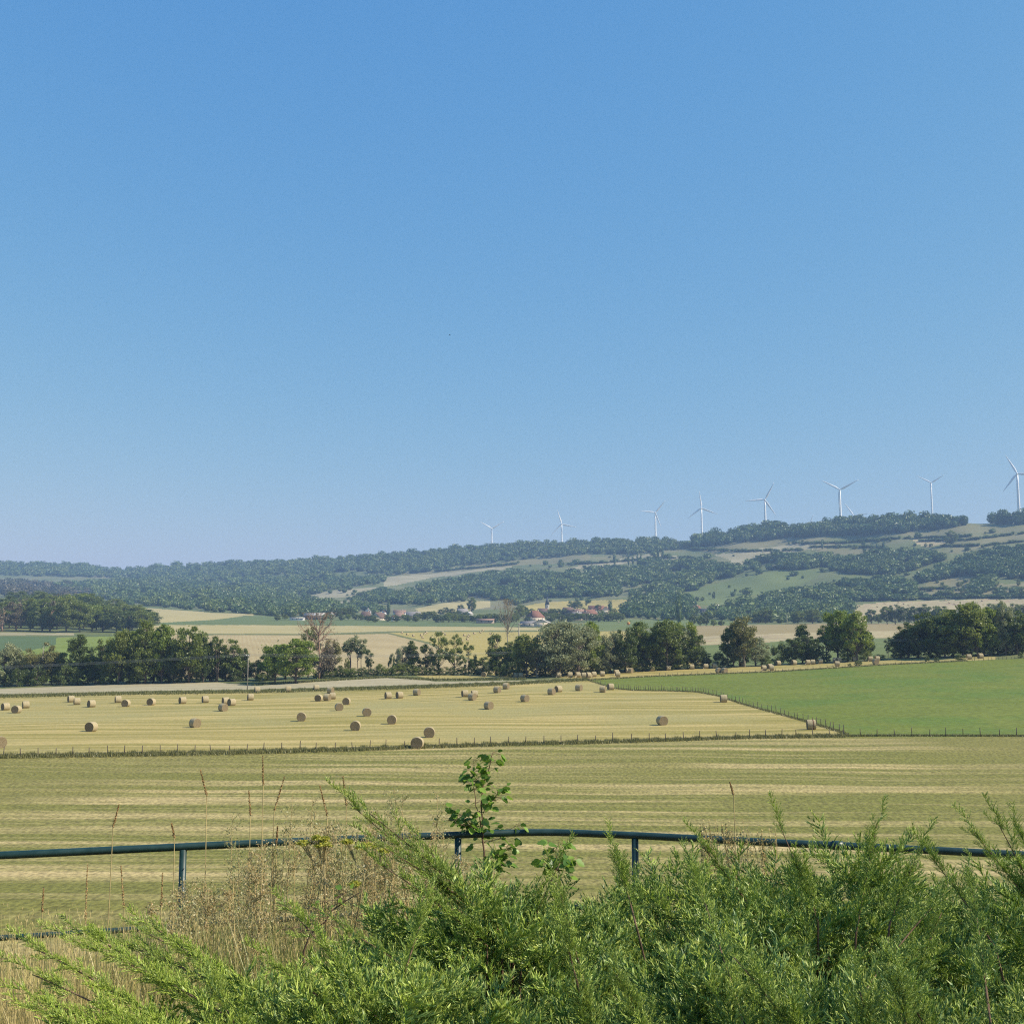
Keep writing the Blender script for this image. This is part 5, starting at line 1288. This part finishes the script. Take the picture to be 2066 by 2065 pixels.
def blades(n, X, Y, hmin, hmax, w_, tmean, seedheads=.15, lean=.25):
    x = rng.uniform(*X, n); y = rng.uniform(*Y, n); z = EYE + np.interp(y, NEAR_Y, NEAR_Z) - .02
    h = rng.uniform(hmin, hmax, n) ** 1.0; an = rng.uniform(0, 6.28, n); ln = np.abs(rng.normal(0, lean, n)) * h
    d = np.stack([np.cos(an), np.sin(an), np.zeros(n)], 1); s = np.stack([-np.sin(an), np.cos(an), np.zeros(n)], 1) * (w_ * rng.uniform(.6, 1.3, n))[:, None] / 2
    b = np.stack([x, y, z], 1); m_ = b + d * (ln * .3)[:, None] + np.stack([np.zeros(n)] * 2 + [h * .6], 1); t_ = b + d * ln[:, None] + np.stack([np.zeros(n)] * 2 + [h], 1)
    V = np.stack([b - s, b + s, m_ - s * .8, m_ + s * .8, t_], 1).reshape(-1, 3); k = np.arange(n)[:, None] * 5
    q = k + np.array([[0, 1, 3, 2]]); t3 = k + np.array([[2, 3, 4]])
    tn = np.clip(tmean + .25 * np.sin(x * 1.7 + y) + rng.normal(0, .2, n), 0, 1); A = np.repeat(tn, 5)
    m2 = int(n * seedheads)
    if m2:
        idx = rng.integers(0, n, m2); per = 7; f = rng.uniform(.72, 1.02, (m2, per))[..., None]
        c = m_[idx][:, None] + (t_[idx] - m_[idx])[:, None] * (f - .6) / .4 + rng.normal(0, .006, (m2, per, 3)); c = c.reshape(-1, 3)
        a = rng.normal(0, .25, (len(c), 3)); a[:, 2] = 1; a /= np.linalg.norm(a, axis=1)[:, None]; a *= .016; e = rvec(len(c)) * .006
        V2 = np.stack([c - a, c + e, c + a], 1).reshape(-1, 3); t3 = np.concatenate([t3, np.arange(len(V2)).reshape(-1, 3) + len(V)])
        V = np.concatenate([V, V2]); A = np.concatenate([A, np.clip(rng.normal(.85, .1, len(V2)), 0, 1)])
    return V, q, t3, A
def grass(name, mat, *a, **k):
    V, q, t3, A = blades(*a, **k); tag(obj(name, mesh(name, V, [q, t3], mat, attr={'tint': A, 'tip': A * 0})), kind='stuff')
grass('wild_grass', M['straw'], 15000, (-5.6, -.6), (5.6, 12.5), .2, .5, .007, .42)
grass('wild_grass', M['straw'], 2200, (-5.2, -1.2), (6.5, 10.5), .5, .95, .005, .75, seedheads=.5)
grass('wild_grass', M['straw'], 7500, (-2.7, .2), (6.0, 9.5), .45, .95, .006, .5, seedheads=.35)
grass('wild_grass', M['straw'], 16000, (-3.4, -1.2), (3.2, 7.0), .25, .6, .006, .5, seedheads=.2)
grass('wild_grass', M['straw'], 14000, (-1.5, 6.5), (7.5, 12.5), .2, .5, .007, .4)
grass('wild_grass', M['straw'], 9000, (-6.5, 7), (12.5, 17), .3, .7, .009, .5)


def weed_plants(spots, name='dry_weeds', kind='stuff', flake=.0085, fine=60, label=None, cat=None, mat=None):
    """bushy dead weeds: many thin side stems, each strewn with small curled leaves and seeds"""
    st_ = MB(); Vs = []; A = []; Tp = []
    for (x, y, h, wd, tn) in spots:
        g = ground_z(x, y); b = np.array([x, y, g]); ln = rng.normal(0, .06, 2)
        P = [b + np.array([ln[0] * t * h, ln[1] * t * h, t * h]) for t in (0, .4, .8, 1)]
        st_.tube(P, [.006, .005, .003, .0015], 4, cap=False)
        ns = int(9 + h * 14)
        for k in range(ns):
            f = rng.uniform(.25, .98); q0 = b + np.array([ln[0] * f * h, ln[1] * f * h, f * h]); az = rng.uniform(0, 6.28)
            l = wd * (1.1 - f * .7) * rng.uniform(.5, 1.2); d = np.array([math.cos(az), math.sin(az), rng.uniform(.7, 1.8)]); d /= np.linalg.norm(d)
            q1 = q0 + d * l; st_.tube([q0, q1], [.0022, .0012], 3, cap=False)
            t = rng.uniform(.15, 1.05, fine)[:, None]; c = q0 + d * l * t + rng.normal(0, .017, (fine, 3)); Vs.append(c)
            A.append(np.clip(tn + rng.normal(0, .25, fine), 0, 1)); Tp.append((rng.uniform(0, 1, fine) < .3) * rng.uniform(.3, 1, fine))
    C = np.concatenate(Vs); n = len(C); V, q = leaf_quads(C, flake, rng)
    me = mesh(name, V, q, mat or M['weed'], attr={'tint': np.repeat(np.concatenate(A), 4), 'tip': np.repeat(np.concatenate(Tp), 4)})
    o = obj(name, me); st_.build('stems', M['stalk'], o)
    return tag(o, label, cat, None, kind)
sp = []
for _ in range(78):
    u = rng.uniform(370, 1010); Y = rng.uniform(7.2, 9.6); x = float(ray(u, 1750)[0]) * Y; env = float(np.interp(u, [390, 480, 620, 800, 900, 1000], [1800, 1715, 1650, 1660, 1700, 1760])) + abs(rng.normal(0, 45))
    h = EYE + float(slope_v(env)) * Y - ground_z(x, Y)
    if h > .2: sp.append((x, Y, h, .22, rng.uniform(.2, .95)))
for _ in range(26):
    u = rng.uniform(300, 520); Y = rng.uniform(7.5, 10); x = float(ray(u, 1750)[0]) * Y; h = EYE + float(slope_v(rng.uniform(1770, 1860))) * Y - ground_z(x, Y)
    if h > .15: sp.append((x, Y, h, .18, rng.uniform(.3, .95)))
weed_plants(sp, fine=28)
sp = []
for u, v in ((560, 1640), (575, 1600), (612, 1600), (640, 1640), (700, 1650), (745, 1640), (770, 1625), (800, 1610), (828, 1600), (850, 1590), (872, 1600), (905, 1650), (470, 1650), (490, 1690)):
    Y = 8.9 + rng.uniform(-.3, .3); x = float(ray(u, v)[0]) * Y; sp.append((x, Y, EYE + float(slope_v(v)) * Y - ground_z(x, Y), .26, rng.uniform(.1, .7)))
weed_plants(sp, name='dry_weeds', fine=20)


def stem_px(points, Y):
    return [np.array(at(u, v, Y)) for u, v in points]
k = 0
for (u0, v0, u1, v1, Y, lb) in [(417, 1603, 404, 1552, 8.6, 'thin rust-brown seed stalk alone left of the railing middle, leaning left'), (228, 1668, 240, 1622, 8.6, 'short rust-brown seed stalk on the far left, leaning right'),
                                (531, 1583, 530, 1524, 8.4, 'tallest straight brown seed stalk, left of a slanting one'), (553, 1636, 574, 1566, 8.5, 'slanting brown seed stalk right of the tallest straight one'),
                                (505, 1642, 502, 1594, 8.7, 'thin brown stalk rising out of the silvery weeds left of the slanting one'), (660, 1645, 645, 1583, 8.5, 'dark brown forked seed stalk above the dry weeds'),
                                (699, 1625, 692, 1565, 8.5, 'brown seed stalk leaning left above the dry weeds, right of the forked one'), (1480, 1602, 1472, 1577, 8.4, 'small orange-brown stalk tip standing before the mown field at the right'),
                                (558, 1700, 560, 1666, 8.5, 'brown stalk crossing the railing, just left of the yellow flower heads'), (352, 1690, 346, 1660, 8.6, 'thin stalk above the railing near the first post'),
                                (172, 1860, 177, 1740, 8.2, 'tall bent brown stalk below the railing on the left'), (250, 1830, 244, 1745, 8.3, 'brown stalk below the railing between the left edge and the first post'),
                                (325, 1830, 328, 1760, 8.2, 'brown stalk just left of the first railing post'), (85, 1840, 88, 1790, 8.4, 'pale feathery stalk near the left edge')]:
    T = np.array(at(u1, v1, Y)); B = np.array(at(u0, v0, Y)); d = (T - B) / np.linalg.norm(T - B); g = ground_z(T[0], Y)
    foot = np.array([B[0] - d[0] * .35, Y, g]); rt = empty('seed_stalk', foot)
    mb = MB(); mb.tube([foot - foot, (B - foot) * [.9, 1, .55], B - foot, T - foot], [.005, .004, .0035, .002], 5); mb.build('stem', M['stalk'], rt)
    n = 340; t = rng.uniform(0, 1, n)[:, None]; C = (B - foot) + (T - B) * t + rng.normal(0, .0036, (n, 3)) * (1.2 - t * .8)
    V, q = leaf_quads(C, .0055, rng); obj('seed_head', mesh('seed_head', V, q, M['dock']), rt)
    tag(rt, lb, 'seed stalk', 'brown seed stalks in the wild grass')

# leafy young tree by the railing
M['sap_leaf'] = leafmat('sapling_leaf', (0.07, 0.16, 0.025), (0.24, 0.38, 0.05), 0.4, attr='tint', c3=(0.05, 0.09, 0.02))
def leaf_shape():
    P = [(0, 0), (.25, .32), (.55, .42), (.62, .30), (.85, .26), (1.05, 0), (.85, -.26), (.62, -.30), (.55, -.42), (.25, -.32)]
    return np.array([(x, y, -.12 * x * x + .10 * abs(y)) for x, y in P])
LS = leaf_shape()
def leafy(name, label, cat, stems, n_leaf, size, Y, group=None, mat=None):
    base = np.array(stems[0][0][0]); rt = empty(name, base); mb = MB(); Vs = []; A = []
    for pts, nl, r0 in stems:
        nl = int(nl * 1.45)
        P = np.array(pts); L_ = len(P); tt = np.linspace(0, 1, 14); PP = np.stack([np.interp(tt, np.linspace(0, 1, L_), P[:, k]) for k in range(3)], 1); PP[1:-1] += rng.normal(0, .008, (12, 3))
        mb.tube(PP - base, np.linspace(r0, r0 * .25, 14), 6)
        for k in range(nl):
            f = rng.uniform(.12, 1) if nl > 4 else rng.uniform(.5, 1); p = np.array([np.interp(f, tt, PP[:, q]) for q in range(3)])
            az = rng.uniform(0, 6.28); d = np.array([math.cos(az), math.sin(az) * .8, rng.uniform(-.3, .6)]); pl = rng.uniform(.02, .09); mb.tube([p - base, p + d * pl - base], .0015, 3, cap=False)
            s = size * rng.uniform(.6, 1.25); d2 = d + np.array([0, 0, -.35]) + rng.normal(0, .3, 3)
            Vs.append(orient(LS * s, d2, rng.normal(0, .8)) + p + d * pl - base); A.append(np.full(10, np.clip(rng.normal(.5, .3), 0, 1)))
    mb.build('stem', M['twig'], rt); V = np.concatenate(Vs); n = len(V) // 10; k = np.arange(n)[:, None] * 10
    T = np.concatenate([k + np.array([[0, i, i + 1]]) for i in range(1, 9)])
    obj('foliage', mesh('sapling_foliage', V, T, mat or M['sap_leaf'], attr={'tint': np.concatenate(A), 'tip': np.concatenate(A) * 0}), rt)
    tag(rt, label, cat, group)
Ys = 10.0
S_ = lambda *pts: [np.array(at(u, v, Ys + dy)) for u, v, dy in pts]
g0 = np.array(at(985, 1900, Ys)); g0[2] = ground_z(g0[0], Ys)
leafy('sapling', 'upright leafy young tree rising behind the railing, left of centre', 'young tree',
      [([g0] + S_((978, 1760, 0), (975, 1680, 0), (972, 1600, 0), (985, 1550, 0), (995, 1516, 0)), 46, .012), (S_((975, 1690, 0), (968, 1650, -.1), (955, 1600, -.1), (953, 1560, 0), (955, 1532, 0)), 34, .006),
       (S_((973, 1680, 0), (940, 1650, .1), (905, 1638, .1)), 22, .005), (S_((974, 1670, 0), (935, 1665, -.1), (900, 1650, 0)), 16, .005), (S_((975, 1640, 0), (1000, 1610, 0), (1006, 1590, .1)), 20, .005), (S_((975, 1600, 0), (960, 1580, 0), (950, 1552, 0)), 16, .004),
       (S_((976, 1700, 0), (1010, 1690, .1), (1038, 1665, .1), (1050, 1660, .1)), 14, .004), (S_((977, 1740, 0), (1010, 1720, 0), (1035, 1700, 0)), 22, .005), (S_((978, 1760, 0), (1000, 1750, 0), (1025, 1735, .0)), 20, .005)], 0, .072, Ys)
g0 = np.array(at(1130, 1880, 9.2)); g0[2] = ground_z(g0[0], 9.2); Ys = 9.2
leafy('sapling', 'small leafy sprout below the railing, right of the young tree', 'young tree',
      [([g0] + S_((1128, 1780, 0), (1120, 1720, 0), (1128, 1690, 0)), 26, .008), (S_((1126, 1760, 0), (1100, 1730, 0)), 12, .004), (S_((1126, 1750, 0), (1150, 1735, 0)), 14, .004)], 0, .08, Ys)
# weed with bent dark stem and broad leaves, lower left
Ys = 6.4
g0 = np.array(at(590, 1960, Ys)); g0[2] = ground_z(g0[0], Ys)
leafy('broadleaf_weed', 'weed with a slanting dark stem and drooping green leaves before the dry weeds', 'weed',
      [([g0] + S_((618, 1890, 0), (680, 1830, 0), (735, 1790, 0)), 9, .008), (S_((618, 1890, 0), (600, 1872, 0), (588, 1878, 0)), 6, .003), (S_((650, 1850, 0), (665, 1815, 0), (700, 1800, 0)), 7, .003)], 0, .033, Ys)

# umbel plant with yellow-green flower heads
M['umbel'] = leafmat('umbel_flower', (0.30, 0.34, 0.05), (0.55, 0.50, 0.08), 0.3, attr='tint')
Yu = 6.9; base = np.array(at(668, 1900, Yu)); base[2] = ground_z(base[0], Yu)
rt = empty('umbel_plant', base); mb = MB()
heads = [(652, 1700, 30), (738, 1702, 32), (612, 1700, 14), (700, 1698, 16), (775, 1716, 18), (716, 1782, 16), (640, 1690, 12), (655, 1692, 12)]
for (u, v, s) in heads:
    c = np.array(at(u, v, Yu)) - base; q = np.array(at(655 if u < 690 else 735, 1770, Yu)) - base; j = np.array(at((u + (655 if u < 690 else 735)) / 2, v + 42, Yu)) - base
    mb.tube([[0, 0, 0], q * .9, q, j], [.006, .005, .004, .003], 5); R_ = s * Yu / F * .55; C = []
    for k in range(22):
        a = rng.uniform(0, 6.28); rr = R_ * math.sqrt(rng.uniform(0, 1)); e = c + np.array([math.cos(a) * rr, math.sin(a) * rr, .01 - rr * rr * .6 / R_]); mb.tube([j, e], .001, 3, cap=False)
        C.append(e + rng.normal(0, .009, (26, 3)) * [1, 1, .5])
    C = np.concatenate(C); V, q4 = leaf_quads(C, .0065, rng)
    obj('flower_head', mesh('flower_head', V, q4, M['umbel'], attr={'tint': np.repeat(rng.uniform(0, 1, len(C)), 4)}), rt)
mb.build('stem', M['stalk'], rt)
tag(rt, 'weed with flat yellow-green flower heads just under the railing', 'flowering weed')
# golden grass tuft behind the right junipers
for (u0, u1, lb) in ((1418, 1450, 'golden dry grass tuft over the railing, taller plumes leaning left'), (1460, 1510, 'golden dry grass tuft over the railing, right of the leaning plumes'), (1515, 1570, 'low golden grass tips before the railing joint')):
    Y = 6.9; x0 = float(ray(u0, 1700)[0]) * Y; x1 = float(ray(u1, 1700)[0]) * Y; g = ground_z((x0 + x1) / 2, Y); n = 30
    tips = [np.array(at(rng.uniform(u0 - 10, u1), rng.uniform(1650, 1690) + (20 if u0 > 1500 else 0), Y)) for _ in range(n)]
    b = np.array([(x0 + x1) / 2 + .08, Y, g]); mb = MB(); C = []
    for T in tips:
        f = b + np.array([rng.normal(0, .05), rng.normal(0, .05), 0]); mb.tube([f, (f + T) / 2 + [.03, 0, .06], T], [.002, .0018, .001], 3, cap=False)
        t = np.linspace(.70, 1, 22)[:, None]; C.append(f + (T - f) * t + rng.normal(0, .004, (22, 3)))
    rt = empty('grass_tuft', b); mb.v = [v_ - b for v_ in mb.v]; mb.build('stems', M['stalk'], rt); V, q4 = leaf_quads(np.concatenate(C) - b, .009, rng)
    obj('plumes', mesh('plumes', V, q4, M['straw'], attr={'tint': np.full(len(V), .95), 'tip': np.zeros(len(V))}), rt)
    tag(rt, lb, 'grass tuft', 'golden grass tufts by the railing')

# one label for each of the many
def relabel(group, fmt, key=None):
    os_ = [o for o in sc.objects if o.parent is None and o.get('group') == group]
    os_.sort(key=lambda o: float(project(o.location[0], o.location[1], o.location[2])[0]))
    for i, o in enumerate(os_): o['label'] = fmt % ORD[min(i, len(ORD) - 1)]
relabel('green trees of the dense wood', 'leafy tree of the dense wood above the blue-green field, %s from left')
relabel('brown trees of the dense wood', 'dry brown tree of the dense wood above the blue-green field, %s from left')
relabel('garden trees of the village', 'rounded tree or bush among the village houses, %s from left')
relabel('trees behind the belt beyond the stubble', 'leafy tree standing behind the belt beyond the stubble, %s from left')
relabel('small trees dotted on the hillside', 'small tree dotted on the open grassy hillside, %s from left')
relabel('poplars on the upper hillside', 'slim dark poplar on the upper hillside, %s from left')
